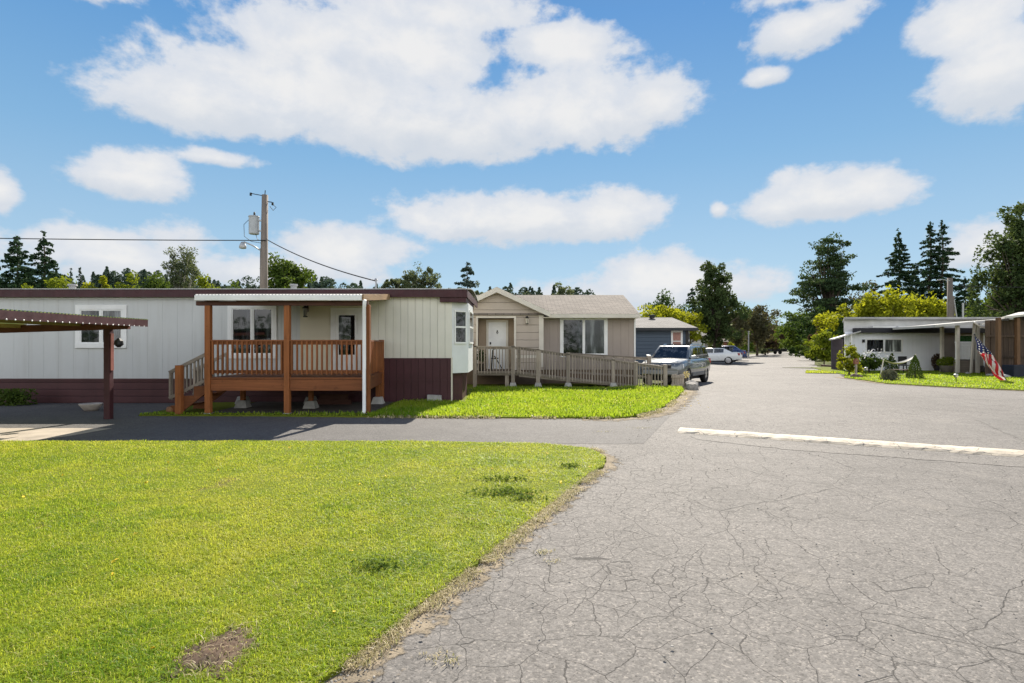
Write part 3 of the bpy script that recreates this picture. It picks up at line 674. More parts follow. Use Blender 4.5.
# bay at the end wall
BA = [(-1.66, 15.72), (-1.24, 16.15), (-1.24, 18.0), (-1.66, 18.4)]
a = MB(); a.prism([(-1.68, 15.72)] + BA[:1] + BA[1:3] + BA[3:] + [(-1.68, 18.4)], .82, 2.79)
bay = a.build('bay', mat('bay_white', (.70, .72, .72), .5, .05, 2, bump=.05), h1)
def bay_win(p, q, z0, z1, f0, f1):
    p = Vector((*p, 0)); q = Vector((*q, 0)); d = q - p; nn = Vector((d.y, -d.x, 0)).normalized()
    def quadbox(mb, fa, fb, za, zb_, out0, out1):
        A = p + d*fa; B = p + d*fb
        mb.hexa([A+nn*out0+Vector((0,0,za)), B+nn*out0+Vector((0,0,za)), B+nn*out0+Vector((0,0,zb_)), A+nn*out0+Vector((0,0,zb_))], [A+nn*out1+Vector((0,0,za)), B+nn*out1+Vector((0,0,za)), B+nn*out1+Vector((0,0,zb_)), A+nn*out1+Vector((0,0,zb_))])
    L = d.length; e = .04/L; f = MB()
    quadbox(f, f0-e, f0, z0-.05, z1+.05, .002, .03); quadbox(f, f1, f1+e, z0-.05, z1+.05, .002, .03)
    quadbox(f, f0, f1, z1, z1+.05, .002, .03); quadbox(f, f0, f1, z0-.05, z0, .002, .04); zm = (z0+z1)/2; quadbox(f, f0, f1, zm-.025, zm+.025, .002, .03)
    w_ = f.build('window', M_WHITE, h1)
    for a0, a1 in ((z0, zm-.025), (zm+.025, z1)):
        g = MB(); quadbox(g, f0, f1, a0, a1, .003, .012); g.build('pane', M_GLASS, w_)
bay_win(BA[0], BA[1], Z(342, 15.9), Z(312, 15.9), .2, .8); bay_win(BA[1], BA[2], Z(342, 16.5), Z(312, 16.5), .12, .88)
a = MB(); a.prism([(-1.70, 16.0), (-1.42, 16.3), (-1.42, 17.9), (-1.70, 18.2)], 0, .817); a.build('skirting', M_MAROON, h1)

# concrete block leaning on the skirting
a = MB(); a.hexa([(X(427, 15.4), 15.42, .03), (X(441, 15.4), 15.42, .03), (X(441, 15.4), 15.62, .03), (X(427, 15.4), 15.62, .03)], [(X(426.5, 15.4), 15.48, .24), (X(440.5, 15.4), 15.48, .22), (X(440.5, 15.4), 15.66, .22), (X(426.5, 15.4), 15.66, .24)])
tag(a.build('concrete_block', M_CONC, bevel=.01), 'grey concrete block leaning on maroon skirting beside the bay', 'concrete block')

# ------------------------------------------------------------------ porch of stained wood
YP = 13.0
po = empty('porch', (-5.1, YP, 0), 'raised covered porch of stained reddish wood with stairs, railing and white metal roof', 'porch')
p0, p1, p2, yb = X(208.5, YP), X(287.5, YP), X(367.5, YP), 15.62
pb = X(381, 15.5); pe = lambda y: p2 + (pb-p2)*(y-YP)/(yb-YP)      # the deck narrows a little towards the wall
zd = .86
a = MB(); k = YP - .04
while k < yb - .02: a.hexa([(p0-.02, k, zd-.035), (pe(k)+.03, k, zd-.035), (pe(k+.132)+.03, k+.132, zd-.035), (p0-.02, k+.132, zd-.035)], [(p0-.02, k, zd), (pe(k)+.03, k, zd), (pe(k+.132)+.03, k+.132, zd), (p0-.02, k+.132, zd)]); k += .14
a.build('deck', M_REDWOODX, po)
a = MB(); a.box(p0+.068, p1-.068, YP-.03, YP+.012, .56, .815); a.build('rim_joist', M_REDWOODX, po); a = MB(); a.box(p1+.068, p2-.068, YP-.03, YP+.012, .56, .815); a.build('rim_joist', M_REDWOODX, po)
a = MB(); a.beam((pe(YP+.068)-.01, YP+.068, .6875), (pb-.01, yb, .6875), .042, .255); a.build('rim_joist', M_REDWOODY, po); a = MB(); a.box(p0-.012, p0+.03, YP+.068, yb, .56, .815); a.build('rim_joist', M_REDWOODY, po)
for x, y, top in ((p0, YP, 2.52), (p1, YP, 2.52), (p2, YP, 2.52)):
    a = MB(); a.box(x-.062, x+.062, y-.062, y+.062, .05, top); q = a.build('post', M_REDWOODZ, po, bevel=.006)
    b = MB(); b.box(x-.075, x+.075, y-.075, y+.075, -.02, .05); b.build('post_base', M_CONC, q)
a = MB(); a.box(pb-.06, pb+.06, yb-.12, yb-.005, .0, 1.74); a.build('post', M_REDWOODZ, po)
def pier(px, py, topz, sz=.17, w_=.05, par=po, wm=M_REDWOODZ):
    x, y = G(px, py); a = MB()
    a.hexa([(x-sz, y-sz, -.01), (x+sz, y-sz, -.01), (x+sz, y+sz, -.01), (x-sz, y+sz, -.01)], [(x-sz*.6, y-sz*.6, .22), (x+sz*.6, y-sz*.6, .22), (x+sz*.6, y+sz*.6, .22), (x-sz*.6, y+sz*.6, .22)])
    q = a.build('pier', M_CONC, par, bevel=.008); b = MB(); b.box(x-w_, x+w_, y-w_, y+w_, .222, topz); b.build('pier_post', wm, q)
for px, py in ((243, 409), (311, 409.5), (378, 405), (243, 404.5), (311, 404.5)): pier(px, py, zd-.04)
a = MB()
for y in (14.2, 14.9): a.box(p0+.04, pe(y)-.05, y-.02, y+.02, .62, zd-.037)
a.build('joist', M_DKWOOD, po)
def rail_run(par, P0, P1, ztop0, ztop1, zbot0, zbot1, n, m_rail, m_bal, cap=True, bw=.04, mid=None, th=.045):
    """sloping or level railing between two plan points; balusters are sub-parts"""
    A = Vector((*P0, 0)); B = Vector((*P1, 0)); r = MB()
    U = lambda z: Vector((0, 0, z))
    if cap: r.beam(A+U(ztop0), B+U(ztop1), .11, .035)
    r.beam(A+U(ztop0-.055), B+U(ztop1-.055), .04, .075); r.beam(A+U(zbot0), B+U(zbot1), .04, .075)
    for Q_, zt_, zb__ in ((A, ztop0, zbot0), (B, ztop1, zbot1)):
        k_ = (B-A).normalized()*.02*(1 if Q_ is A else -1); r.beam(Q_+k_+U(zb__), Q_+k_+U(zt_-.05), .04, .036)
    o = r.build('railing', m_rail, par)
    d = (B-A).normalized(); nn = Vector((d.y, -d.x, 0))
    for i in range(n):
        f = (i+.5)/n; p = A + (B-A)*f + nn*.0385; zt = ztop0+(ztop1-ztop0)*f; zb_ = zbot0+(zbot1-zbot0)*f
        b = MB(); b.beam(p+U(zb_-.06), p+U(zt-.02), bw, .034, up=tuple(d)); b.build('baluster', m_bal, o)
    return o
e = .065
rail_run(po, (p0+e, YP), (p1-e, YP), 1.70, 1.70, .99, .99, 15, M_REDWOODX, M_REDWOODZ)
rail_run(po, (p1+e, YP), (p2-e, YP), 1.70, 1.70, .99, .99, 15, M_REDWOODX, M_REDWOODZ)
rail_run(po, (pe(YP+e), YP+e), (pe(yb-.14), yb-.14), 1.70, 1.70, .99, .99, 19, M_REDWOODY, M_REDWOODZ)
# roof: corrugated metal on beams, falling towards the front
a = MB(); xa, xb = X(196, YP-.15), -3.36; n = 150; yf, ybk = YP-.18, 15.52; zf, zk = 2.735, 2.98
vs = []
for i in range(n+1):
    x = xa + (xb-xa)*i/n; c = .011*math.cos(2*math.pi*i/3)
    vs += [(x, yf, zf+c), (x, ybk, zk+c), (x, yf, zf+c-.012), (x, ybk, zk+c-.012)]
a.add(vs, [q for i in range(n) for q in ((4*i, 4*i+4, 4*i+5, 4*i+1), (4*i+2, 4*i+3, 4*i+7, 4*i+6), (4*i, 4*i+2, 4*i+6, 4*i+4))])
a.build('roof', M_METALROOF, po)
MB().box(xa, xb-.02, yf-.045, yf+.012, 2.60, 2.722).build('gutter', M_WHITE, po, bevel=.012)
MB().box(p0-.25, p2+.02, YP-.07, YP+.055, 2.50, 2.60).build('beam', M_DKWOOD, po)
a = MB()
for k in range(6):
    x = p0 - .1 + (p2-p0)*k/5; a.hexa([(x-.02, YP+.057, 2.60), (x+.02, YP+.057, 2.60), (x+.02, ybk, 2.84), (x-.02, ybk, 2.84)], [(x-.02, YP+.057, 2.71), (x+.02, YP+.057, 2.71), (x+.02, ybk, 2.95), (x-.02, ybk, 2.95)])
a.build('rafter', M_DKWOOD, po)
a = MB(); x = xb; a.hexa([(x-.01, yf-.02, 2.60), (x+.025, yf-.02, 2.60), (x+.025, ybk, 2.84), (x-.01, ybk, 2.84)], [(x-.01, yf-.02, 2.745), (x+.025, yf-.02, 2.745), (x+.025, ybk, 2.99), (x-.01, ybk, 2.99)])
a.build('fascia', wood('raw_fascia', (.42, .27, .15), 'Y'), po)
a = MB(); x = X(364.5, YP-.1); a.tube([(x+.03, yf-.02, 2.61), (x, YP-.13, 2.45), (x, YP-.13, .12), (x, YP-.2, .06)], .042, 10); a.build('downspout', M_WHITE, po, smooth=True)
# stairs, falling to the left
sx0 = p0 - .07; sy0, sy1 = YP + .0, YP + 1.0
st = MB()
for i in range(3):
    z = zd - .215*(i+1); x1 = sx0 - .26*i; st.box(x1-.28, x1, sy0+.05, sy1, z-.04, z); 
st.build('tread', M_REDWOODY, po)
a = MB()
for y in (sy0+.005, sy1):
    a = MB(); a.wall_poly([(sx0, .80), (sx0-.03, .66), (sx0-.27, .655), (sx0-.27, .44), (sx0-.53, .435), (sx0-.53, .22), (sx0-.80, .215), (sx0-.86, .0), (sx0-.62, .0), (sx0, .50)], y, y+.042); a.build('stringer', M_REDWOODX, po)
nx = X(181, YP); a = MB(); a.box(nx-.065, nx+.065, YP-.13, YP, .0, 1.14); a.build('newel_post', M_REDWOODZ, po, bevel=.005)
rail_run(po, (sx0, YP+.05), (X(168, YP), YP+.05), 1.45, 1.02, .80, .38, 10, M_GREYWOODX, M_GREYWOODZ, cap=False)
rail_run(po, (sx0, YP+1.03), (X(168, YP), YP+1.03), 1.45, 1.02, .80, .38, 8, M_GREYWOODX, M_GREYWOODZ, cap=False)
# things under and beside the porch
x, y = G(172, 414.5); a = MB(); a.lathe((x, y, 0), [(.085, 0), (.115, .06), (.12, .14), (.10, .18), (.085, .18), (.08, .15)], 16)
tag(a.build('clay_pot', mat('clay', (.24, .12, .06), .8, .2, 6), smooth=True), 'small brown clay pot on the ground beside the porch stairs', 'pot')
x, y = G(91, 410.5); a = MB(); a.lathe((x, y, 0), [(.13, 0), (.17, .05), (.245, .15), (.25, .17), (.225, .17), (.2, .13), (.02, .13)], 20)
tag(a.build('plant_bowl', mat('pale_ceramic', (.52, .46, .40), .6, .12, 6), smooth=True), 'wide pale bowl planter standing by the wall under the green-roofed carport', 'planter')
a = MB(); x0, x1 = X(322, 15.2), X(350, 15.2); a.box(x0, x1, 15.0, 15.04, .0, .3); a.box(x0-.3, x1+.1, 14.94, 14.98, 0, .16)
tag(a.build('spare_boards', M_DKWOOD), 'two dark boards stored upright under the porch deck', 'boards')

# ------------------------------------------------------------------ carport with the green corrugated roof, its eave running towards the viewer
cp = empty('carport', (-8.71, 12.3, 0), 'low carport with green corrugated roof, maroon fascia and one maroon post', 'carport')
XE = -7.98; YA, YB = 6.3, 12.5; zr = lambda x: 2.155 + (x - XE)*.031
MB().box(-8.79, -8.66, 12.24, 12.37, 0, 1.95).build('post', M_MAROON, cp, bevel=.008)
MB().box(-8.655, -8.64, 12.26, 12.35, 1.05, 1.85).build('post_board', mat('faded_red', (.28, .10, .08), .7, .2, 4), cp)
for x, y in ((-12.6, 12.3), (-8.71, 6.7), (-12.6, 6.7)): MB().box(x-.09, x+.09, y-.09, y+.09, 0, zr(x)-.20).build('post', M_MAROON, cp)
for y in (12.3, 6.7): a = MB(); a.beam((-12.9, y, zr(-12.9)-.125), (-8.28, y, zr(-8.28)-.125), .1, .15); a.build('beam', mat('red_beam', (.11, .035, .022), .6, .25, 4), cp)
m, t, b = newmat('green_panel'); co = t.new('ShaderNodeTexCoord').outputs['Object']
n = t.noise(co, 2.5, 5); cc = t.ramp(n, [(.3, (.08, .115, .045)), (.5, (.145, .175, .06)), (.7, (.22, .24, .10))])
t.set(b.inputs['Base Color'], t.mix(.7, cc, (.03, .15, .10))); b.inputs['Roughness'].default_value = .4
tr = t.new('ShaderNodeBsdfTranslucent'); t.set(tr.inputs['Color'], cc)
m1 = t.new('ShaderNodeMixShader'); m1.inputs[0].default_value = .6; t.l.new(b.outputs[0], m1.inputs[1]); t.l.new(tr.outputs[0], m1.inputs[2]); t.l.new(m1.outputs[0], t.n['Material Output'].inputs['Surface'])
a = MB(); n = 700; x0, x1 = -13.0, XE - .002
a.add([v for i in range(n+1) for v in [(xx, YA+(YB-YA)*i/n, zr(xx) + .013*math.cos(2*math.pi*i/9)) for xx in (x0, x1)]], [(2*i, 2*i+1, 2*i+3, 2*i+2) for i in range(n)])
a.build('roof', m, cp, smooth=True)
MB().box(XE-.035, XE, YA+.03, YB-.03, zr(XE)-.155, zr(XE)-.006).build('fascia', M_MAROON, cp)
for x in (-9.3, -10.6, -11.9): MB().box(x-.025, x+.025, YA+.1, YB-.1, zr(x)-.05-.06, zr(x)-.024).build('purlin', wood('ochre_purlin', (.30, .22, .08), 'Y'), cp)  # purlins in yellowish brown wood
bt = MB()
for k in range(38): yy = YA + .12 + .16*k; bt.add([(XE+.002, yy+.016*math.cos(q*1.0472), zr(XE)-.15+.016*math.sin(q*1.0472)) for q in range(6)] + [(XE+.012, yy, zr(XE)-.15)], [(q, (q+1) % 6, 6) for q in range(6)])
tag(bt.build('edge_light_spots', M_WHITE, cp), kind='stuff')  # bolt-like light spots through the corrugation, modelled as white discs
a = MB(); a.lathe((-8.5, 12.3, 1.55), [(.02, .2), (.08, .14), (.09, .06), (.03, 0)], 10); tag(a.build('hanging_feeder', M_BLACK), 'small dark bird feeder hanging beside the maroon carport post', 'bird feeder')
# ------------------------------------------------------------------ the taupe home with gable entrance
h2 = empty('gabled_home', (1, 23, 0), 'taupe manufactured home with gabled white-door entry, double window and brown shingle roof', 'house')
YG, YM = 22.7, 23.1
gx0, gx1, gpk = -2.44, X(543, YG), X(497, YG)
zpk, zev = Z(290.5, YG), Z(312, YG); rx0, rx1 = X(478, YG), X(514, YG); rz = Z(318, YG)
# gable wall with the recess cut out
a = MB()
a.wall_poly([(gx0, .6), (rx0, .6), (rx0, rz), (gx0, rz)], YG, 23.0); a.wall_poly([(rx1, .6), (gx1, .6), (gx1, rz), (rx1, rz)], YG, 23.0)
a.wall_poly([(gx0, rz), (gx1, rz), (gx1, zev), (gpk, zpk), (gx0, zev)], YG, 23.0); a.build('gable_wall', M_LAP, h2)
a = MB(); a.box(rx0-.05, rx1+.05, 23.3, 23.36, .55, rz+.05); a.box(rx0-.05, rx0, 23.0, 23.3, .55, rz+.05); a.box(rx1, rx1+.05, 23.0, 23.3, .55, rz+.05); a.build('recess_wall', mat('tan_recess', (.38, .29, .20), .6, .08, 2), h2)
tw = .08; a = MB(); a.box(rx0-tw, rx0, YG-.03, YG+.28, .6, rz+tw); a.box(rx1, rx1+tw, YG-.03, YG+.28, .6, rz+tw); a.box(rx0, rx1, YG-.03, YG+.28, rz, rz+tw)
a.box(gx1-.16, gx1+.02, YG-.025, YM+.05, .72, zev+.02); a.box(rx1+tw, gx1-.16, YG-.02, YG-.002, 1.08, 1.2); a.box(gx0, rx0-tw, YG-.02, YG-.002, 1.08, 1.2); a.build('trim', M_CTRIM, h2)
dx0, dx1 = X(488.5, 23.3), X(506, 23.3); zb = .62
a = MB(); a.box(dx0-.09, dx0, 23.25, 23.3, zb, 2.62); a.box(dx1, dx1+.09, 23.25, 23.3, zb, 2.62); a.box(dx0, dx1, 23.25, 23.3, 2.53, 2.62); a.build('door_frame', M_CTRIM, h2)
dr = MB().box(dx0, dx1, 23.268, 23.3, zb, 2.528).build('door', M_WHITE, h2)
a = MB(); a.lathe((dx0+.08, 23.25, 1.5), [(.03, 0), (.035, .02), (.03, .06)], 10); a.box(dx0+.05, dx0+.11, 23.24, 23.266, 1.62, 1.72); a.build('handle', M_BLACK, dr)
a = MB(); xk = (dx0+dx1)/2; a.tube([(xk, 23.255, 2.16), (xk+.035, 23.255, 2.11), (xk, 23.255, 2.06), (xk-.035, 23.255, 2.11), (xk, 23.255, 2.16)], .012, 6); a.box(xk-.02, xk+.02, 23.258, 23.266, 2.14, 2.2); a.build('door_knocker', M_BLACK, dr)
lantern(h2, X(527, YG), YG-.002, Z(320, YG), 1.05)
# main wall
mx1 = X(634, YM); MB().box(gx1, mx1, YM, 29, .6, 2.86).build('wall', M_TAUPE, h2)
MB().box(mx1-.0, mx1+.06, YM-.03, YM+.1, .5, 2.82).build('corner_trim', M_WHITE, h2)
window(h2, X(560, YM), X(607.5, YM), Z(357, YM), Z(316.5, YM), YM, .11, 2, [M_GLASS, M_GLASS2])
a = MB(); a.box(gx0, gx1, YG+.03, 29, 0, .6); a.box(gx1, mx1, YM+.03, 29, 0, .6); a.build('skirting', M_TAN, h2)
# roofs
ye, yr, zE, zR, xR = 22.62, 26.0, 2.84, Z(295, 26.0), 5.08
a = MB(); xs = gx0-.3
for (ya, za, yb2, zb2) in ((ye, zE, yr, zR), (yr, zR, 29.4, zE)):
    a.hexa([(xs, ya, za-.05), (xR, ya, za-.05), (xR, yb2, zb2-.05), (xs, yb2, zb2-.05)], [(xs, ya, za), (xR, ya, za), (xR, yb2, zb2), (xs, yb2, zb2)])
# gable roof in front
for sgn in (-1, 1):
    xe = gpk + sgn*2.08; ze = zpk + .1 - 2.08*(zpk-zev)/(gx1-gpk)
    a.hexa([(gpk, 22.42, zpk+.04), (xe, 22.42, ze-.06), (xe, 25.6, ze-.06), (gpk, 25.6, zpk+.04)], [(gpk, 22.42, zpk+.12), (xe, 22.42, ze+.02), (xe, 25.6, ze+.02), (gpk, 25.6, zpk+.12)])
a.build('roof', M_SHING, h2)
a = MB()
for sgn in (-1, 1):
    xe = gpk + sgn*2.1; ze = zpk + .1 - 2.1*(zpk-zev)/(gx1-gpk); a.hexa([(gpk, 22.38, zpk-.10), (xe, 22.38, ze-.19), (xe, 22.416, ze-.19), (gpk, 22.416, zpk-.10)], [(gpk, 22.38, zpk+.11), (xe, 22.38, ze+.01), (xe, 22.416, ze+.01), (gpk, 22.416, zpk+.11)])
a.box(gx1+.25, xR+.02, ye-.03, ye-.004, zE-.16, zE-.01); a.box(gx1+.02, xR, ye, YM, zE-.16, zE-.13); a.build('fascia', M_CTRIM, h2)
a = MB(); a.wall_poly([(gx0, 2.86), (mx1, 2.86), (mx1, 2.87), (gx0, 2.87)], YM, 29)
a.add([(mx1-.02, YM, 2.8), (mx1-.02, yr, zR-.06), (mx1-.02, 28.9, 2.8)], [(0, 1, 2)]); a.build('gable_end', M_TAUPE, h2)

# ramp and landing with weathered railings
ra = empty('access_ramp', (1, 21.2, 0), 'long grey weathered wooden access ramp with slatted railing and landing at the white door', 'ramp')
YR = 21.2; lx0, lx1 = X(474, YR), X(519, YR); zl = .56; ex = X(634, YR)
a = MB(); a.box(lx0, lx1, YR, 22.64, zl-.09, zl); a.build('landing', M_GREYWOODX, ra)
a = MB(); a.hexa([(lx1, YR, zl-.14), (ex, YR, .0), (ex, 22.4, .0), (lx1, 22.4, zl-.14)], [(lx1, YR, zl), (ex, YR, .07), (ex, 22.4, .07), (lx1, 22.4, zl)]); a.build('ramp_deck', M_GREYWOODX, ra)
rz0 = Z(347, YR); Lr = [(lx1, rz0, zl+.0), (X(568, YR), Z(354.3, YR), Z(379.5, YR)), (X(613, YR), Z(360, YR), Z(384, YR)), (X(635, YR), Z(363, YR), Z(386.5, YR)), (X(666, 20.9), Z(367, 20.9), Z(388, 20.9))]
rail_run(ra, (lx0, YR-.02), (lx1, YR-.02), rz0+.02, rz0, zl+.03, zl+.03, 15, M_GREYWOODX, M_GREYWOODZ)
cnt = (17, 16, 8, 10)
for i in range(4):
    (xa, ta, ba), (xb, tb, bb) = Lr[i], Lr[i+1]
    rail_run(ra, (xa, YR-.02), (xb, YR-.02 if i < 3 else 20.9), ta, tb, ba+.03, bb+.03, cnt[i], M_GREYWOODX, M_GREYWOODZ, bw=.048)
rail_run(ra, (X(568, 22.4), 22.4), (X(650, 22.4), 22.4), Z(353, 22.4), Z(358, 22.4), Z(372, 22.4), Z(377, 22.4), 8, M_GREYWOODX, M_GREYWOODZ)
for px, y, zt in ((475, YR, rz0+.06), (507, YR+.1, zl-.09), (513, YR, rz0+.05), (538, YR, Z(349, YR)), (568, YR, Z(352.5, YR)), (613, YR, Z(358, YR)), (636, YR, Z(361.5, YR)), (665, 20.9, Z(364.5, 20.9)), (649, 22.4, Z(356, 22.4))):
    x = X(px, y); a = MB(); a.box(x-.07, x+.07, y-.075, y+.06, .0 if px not in (513, 538, 568) else .2, zt); q = a.build('post', M_GREYWOODZ, ra, bevel=.006)
    if px in (513, 538, 568, 613):
        b = MB(); s = .16; b.hexa([(x-s, y-s, -.01), (x+s, y-s, -.01), (x+s, y+s, -.01), (x-s, y+s, -.01)], [(x-s*.6, y-s*.6, .198), (x+s*.6, y-s*.6, .198), (x+s*.6, y+s*.6, .198), (x-s*.6, y+s*.6, .198)]); b.build('pier', M_CONC, q)
# solid end panel past the ramp
en = MB(); y = 20.75; x0, x1 = X(672, y), X(684.5, y)
for k in range(5):
    xx = x0 + (x1-x0)*k/5; en.box(xx, xx+(x1-x0)/5-.012, y, y+.03, .03, .52 + .02*math.sin(k*2.1))
en.box(x0-.03, x1, y-.03, y-.002, .40, .48); en.box(x0-.03, x1, y-.03, y-.002, .1, .18)
tag(en.build('low_fence', M_GREYWOODZ), 'short low board fence panel beside the ramp end near the boulder', 'fence')
tag(pebble('boulder', *G(692, 389.5), 0, (.26, .22, .27), mat('grey_rock', (.30, .28, .25), .9, .3, 5, bump=.8, bscale=20), ('grey rounded boulder at the lawn corner behind the ramp end', 'boulder'), 5))
a = MB(); x, y = X(686, 21.2), 21.2; a.tube([(x, y, 0), (x, y, .42)], .012, 6)
pw = a.build('pinwheel', M_GREYWOODZ)
tag(pw, 'yellow garden pinwheel on a thin stake by the boulder', 'garden ornament')
b = MB()
for k in range(6):
    an = k*math.pi/3; an2 = an+.7; b.add([(x, y-.02, .5), (x+.15*math.cos(an), y-.04, .5+.15*math.sin(an)), (x+.12*math.cos(an2), y-.02, .5+.12*math.sin(an2)), (x+.15*math.cos(an), y-.035, .495+.15*math.sin(an))], [(0, 1, 2), (0, 2, 3)])
b.build('vane', mat('pinwheel_yellow', (.62, .5, .2), .5, .2), pw)
# brown lattice screen between the two homes
a = MB(); y = 22.0; x0, x1 = X(463, y), X(474.5, y)
for k in range(5): a.box(x0, x1, y, y+.025, .75 + .19*k, .75 + .19*k + .15)
a.box(x0, x0+.05, y-.04, y-.002, 0, 1.75); a.box(x1-.05, x1, y-.04, y-.002, 0, 1.75); tag(a.build('slat_screen', wood('brown_slats', (.13, .075, .04), 'X')), 'brown wooden slat screen between the bay window and the ramp landing', 'screen')
# potted plant and walking frame on the landing
x, y = X(481, 22.0), 22.0; a = MB(); a.lathe((x, y, zl), [(.11, 0), (.15, .3), (.17, .32), (.15, .32), (.13, .28)], 14); pl = a.build('potted_plant', mat('dark_pot', (.07, .06, .05), .6, .2), smooth=True)
tag(pl, 'dark pot with a round green plant on the ramp landing', 'potted plant')
pts = rng.normal(0, 1, (260, 3)); pts /= np.linalg.norm(pts, axis=1)[:,None]; pts = pts*rng.uniform(.4, 1, (260, 1))*np.array([.2, .2, .26]) + np.array([x, y, zl+.62])
V, q = leaf_quads(pts, .09, 5); V = V - np.array([0, 0, 0.0]); link('foliage', np_mesh('foliage', V, q), leafmat('pot_leaf', (.02, .045, .012), (.05, .09, .02), .2), pl)
a = MB(); x, y = X(491, 21.9), 21.9
for s_ in (0, .35):
    a.tube([(x, y+s_, zl), (x+.06, y+s_, zl+.85), (x+.2, y+s_, zl+.9)], .016, 6); a.tube([(x+.5, y+s_, zl), (x+.12, y+s_, zl+.62)], .016, 6)
a.tube([(x+.06, y, zl+.6), (x+.06, y+.35, zl+.6)], .014, 6); a.box(x, x+.28, y+.02, y+.33, zl+.5, zl+.54)
tag(a.build('walking_frame', M_BLACK), 'folding dark walking frame parked in front of the white door', 'walker')

# ------------------------------------------------------------------ blue-grey home behind
h3 = empty('blue_home', (8, 31, 0), 'blue-grey home with grey hipped roof behind the silver parked vehicle', 'house')
Y3 = 31.0; b0, b1 = X(610, Y3), X(686, Y3); M_BLUE = siding('blue_siding', (.075, .105, .145), 'Z', .2, .05, .02, .7, .06, stain=.05)
MB().box(b0, b1, Y3, 37.5, 0, 2.5).build('wall', M_BLUE, h3)
a = MB(); xe0, xe1, y0, y1, z0 = b0-.4, X(698, Y3-.3), Y3-.35, 37.9, 2.52; rg0, rg1, yg, zg = b0+2, X(672, 34.5), 34.5, Z(317.5, 34.5)
a.add([(xe0, y0, z0), (xe1, y0, z0), (xe1, y1, z0), (xe0, y1, z0), (rg0, yg, zg), (rg1, yg, zg)], [(0, 1, 5, 4), (1, 2, 5), (2, 3, 4, 5), (3, 0, 4), (3, 2, 1, 0)]); a.build('roof', M_SHINGG, h3)
a = MB(); a.box(xe0, xe1, y0-.02, y0+.01, z0-.14, z0+.01); a.box(xe1-.03, xe1, y0+.01, y1, z0-.14, z0+.01); a.build('fascia', mat('charcoal_trim', (.03, .032, .036), .5, .1), h3)
pk = mat('pink_reflection', (.36, .19, .15), .25, .2, 2)  # pink reflection put into the pane colour
window(h3, X(671, Y3), X(682.5, Y3), Z(352, Y3), Z(330.5, Y3), Y3, .07, 1, pk, rail=True)
a = MB(); a.box(b1-.02, b1+.14, Y3-.03, Y3+.14, 0, 2.4); a.build('corner_trim', M_BLACK, h3)
a = MB(); a.box(b1+.14, X(690, Y3), Y3+.1, Y3+2, 0, 2.38); sd_ = a.build('side_porch_wall', M_WHITE, h3)
for z in (1.0, 1.45, 1.9):
    g = MB(); g.box(b1+.17, X(689.3, Y3+.1), Y3+.085, Y3+.098, z, z+.33); g.build('pane', M_GLASS, sd_)
a = MB(); a.lathe((X(652, 34), 34.0, 3.2), [(.16, 0), (.16, .12), (.22, .13), (.2, .2)], 10); a.build('roof_vent', M_BLACK, h3)
# pale house further on
h4 = empty('tan_house', (20, 62, 0), 'distant pale tan house with low grey roof behind the row of parked cars', 'house')
Y4 = 64.0; c0, c1 = X(682, Y4), X(708, Y4)
MB().box(c0, c1, Y4, Y4+8, 0, 2.6).build('wall', mat('far_tan', (.34, .31, .26), .7, .1, 1), h4)
a = MB(); a.add([(c0-.5, Y4-.5, 2.6), (c1+.5, Y4-.5, 2.6), (c1+.5, Y4+8.5, 2.6), (c0-.5, Y4+8.5, 2.6), (c0+1.5, Y4+4, 4.3), (c1-1.5, Y4+4, 4.3)], [(0, 1, 5, 4), (1, 2, 5), (2, 3, 4, 5), (3, 0, 4), (3, 2, 1, 0)]); a.build('roof', M_SHINGG, h4)
a = MB(); a.box(c0+.2, c1-.4, Y4-.04, Y4-.003, .1, 2.1); a.build('garage_door', M_WHITE, h4)
h5 = empty('brick_shed', (25, 70, 0), 'distant small red-brown shed half hidden behind the blue parked car', 'shed')
Y5 = 72.0; c0, c1 = X(717, Y5), X(727, Y5); MB().box(c0, c1, Y5, Y5+3, 0, 2.0).build('wall', mat('far_red', (.24, .10, .065), .8, .2, 2), h5)
a = MB(); a.add([(c0-.2, Y5-.2, 2), (c1+.2, Y5-.2, 2), (c1+.2, Y5+3.2, 2), (c0-.2, Y5+3.2, 2), (c0-.2, Y5+1.5, 2.7), (c1+.2, Y5+1.5, 2.7)], [(0, 1, 5, 4), (1, 2, 5), (2, 3, 4, 5), (3, 0, 4), (3, 2, 1, 0)]); a.build('roof', M_SHING, h5)

# ------------------------------------------------------------------ white home on the right
h6 = empty('white_home', (24, 35, 0), 'white mobile home with twin windows, dark eave band and pale metal roof', 'mobile home')
Y6 = 35.0; w0, w1 = X(845, Y6), X(1010, Y6); M_WWALL = siding('white_groove', (.86, .88, .92), 'X', .3, .02, .008, .75, .04, stain=.12)
MB().prism([(w0, Y6), (w1, Y6), (w1, 39.5), (w0+2.6, 39.5)], 0, 2.42).build('wall', M_WWALL, h6)
MB().box(X(853, Y6)-.02, w1, Y6-.4, Y6-.004, Z(333, Y6), Z(328.2, Y6)).build('eave_band', mat('black_band', (.018, .018, .022), .5, .15), h6)
a = MB(); a.prism([(w0-.05, Y6+.05), (w1, Y6+.05), (w1, 39.5), (w0+2.55, 39.5)], 2.425, 3.15); a.build('upper_wall', mat('grey_upper', (.60, .60, .58), .6, .08, 2), h6)
a = MB(); a.prism([(w0-.2, Y6-.25), (w1, Y6-.25), (w1, 39.9), (w0+2.7, 39.9)], 3.152, 3.3); a.build('roof', M_METALROOF, h6, bevel=.03)
a = MB(); 
for p0_, p1_ in ((869, 892), (894, 905), (925, 936)): a.box(X(p0_, Y6), X(p1_, Y6), Y6-.38, Y6-.1, 2.655, 2.74)
a.build('awning_strip', M_WHITE, h6)
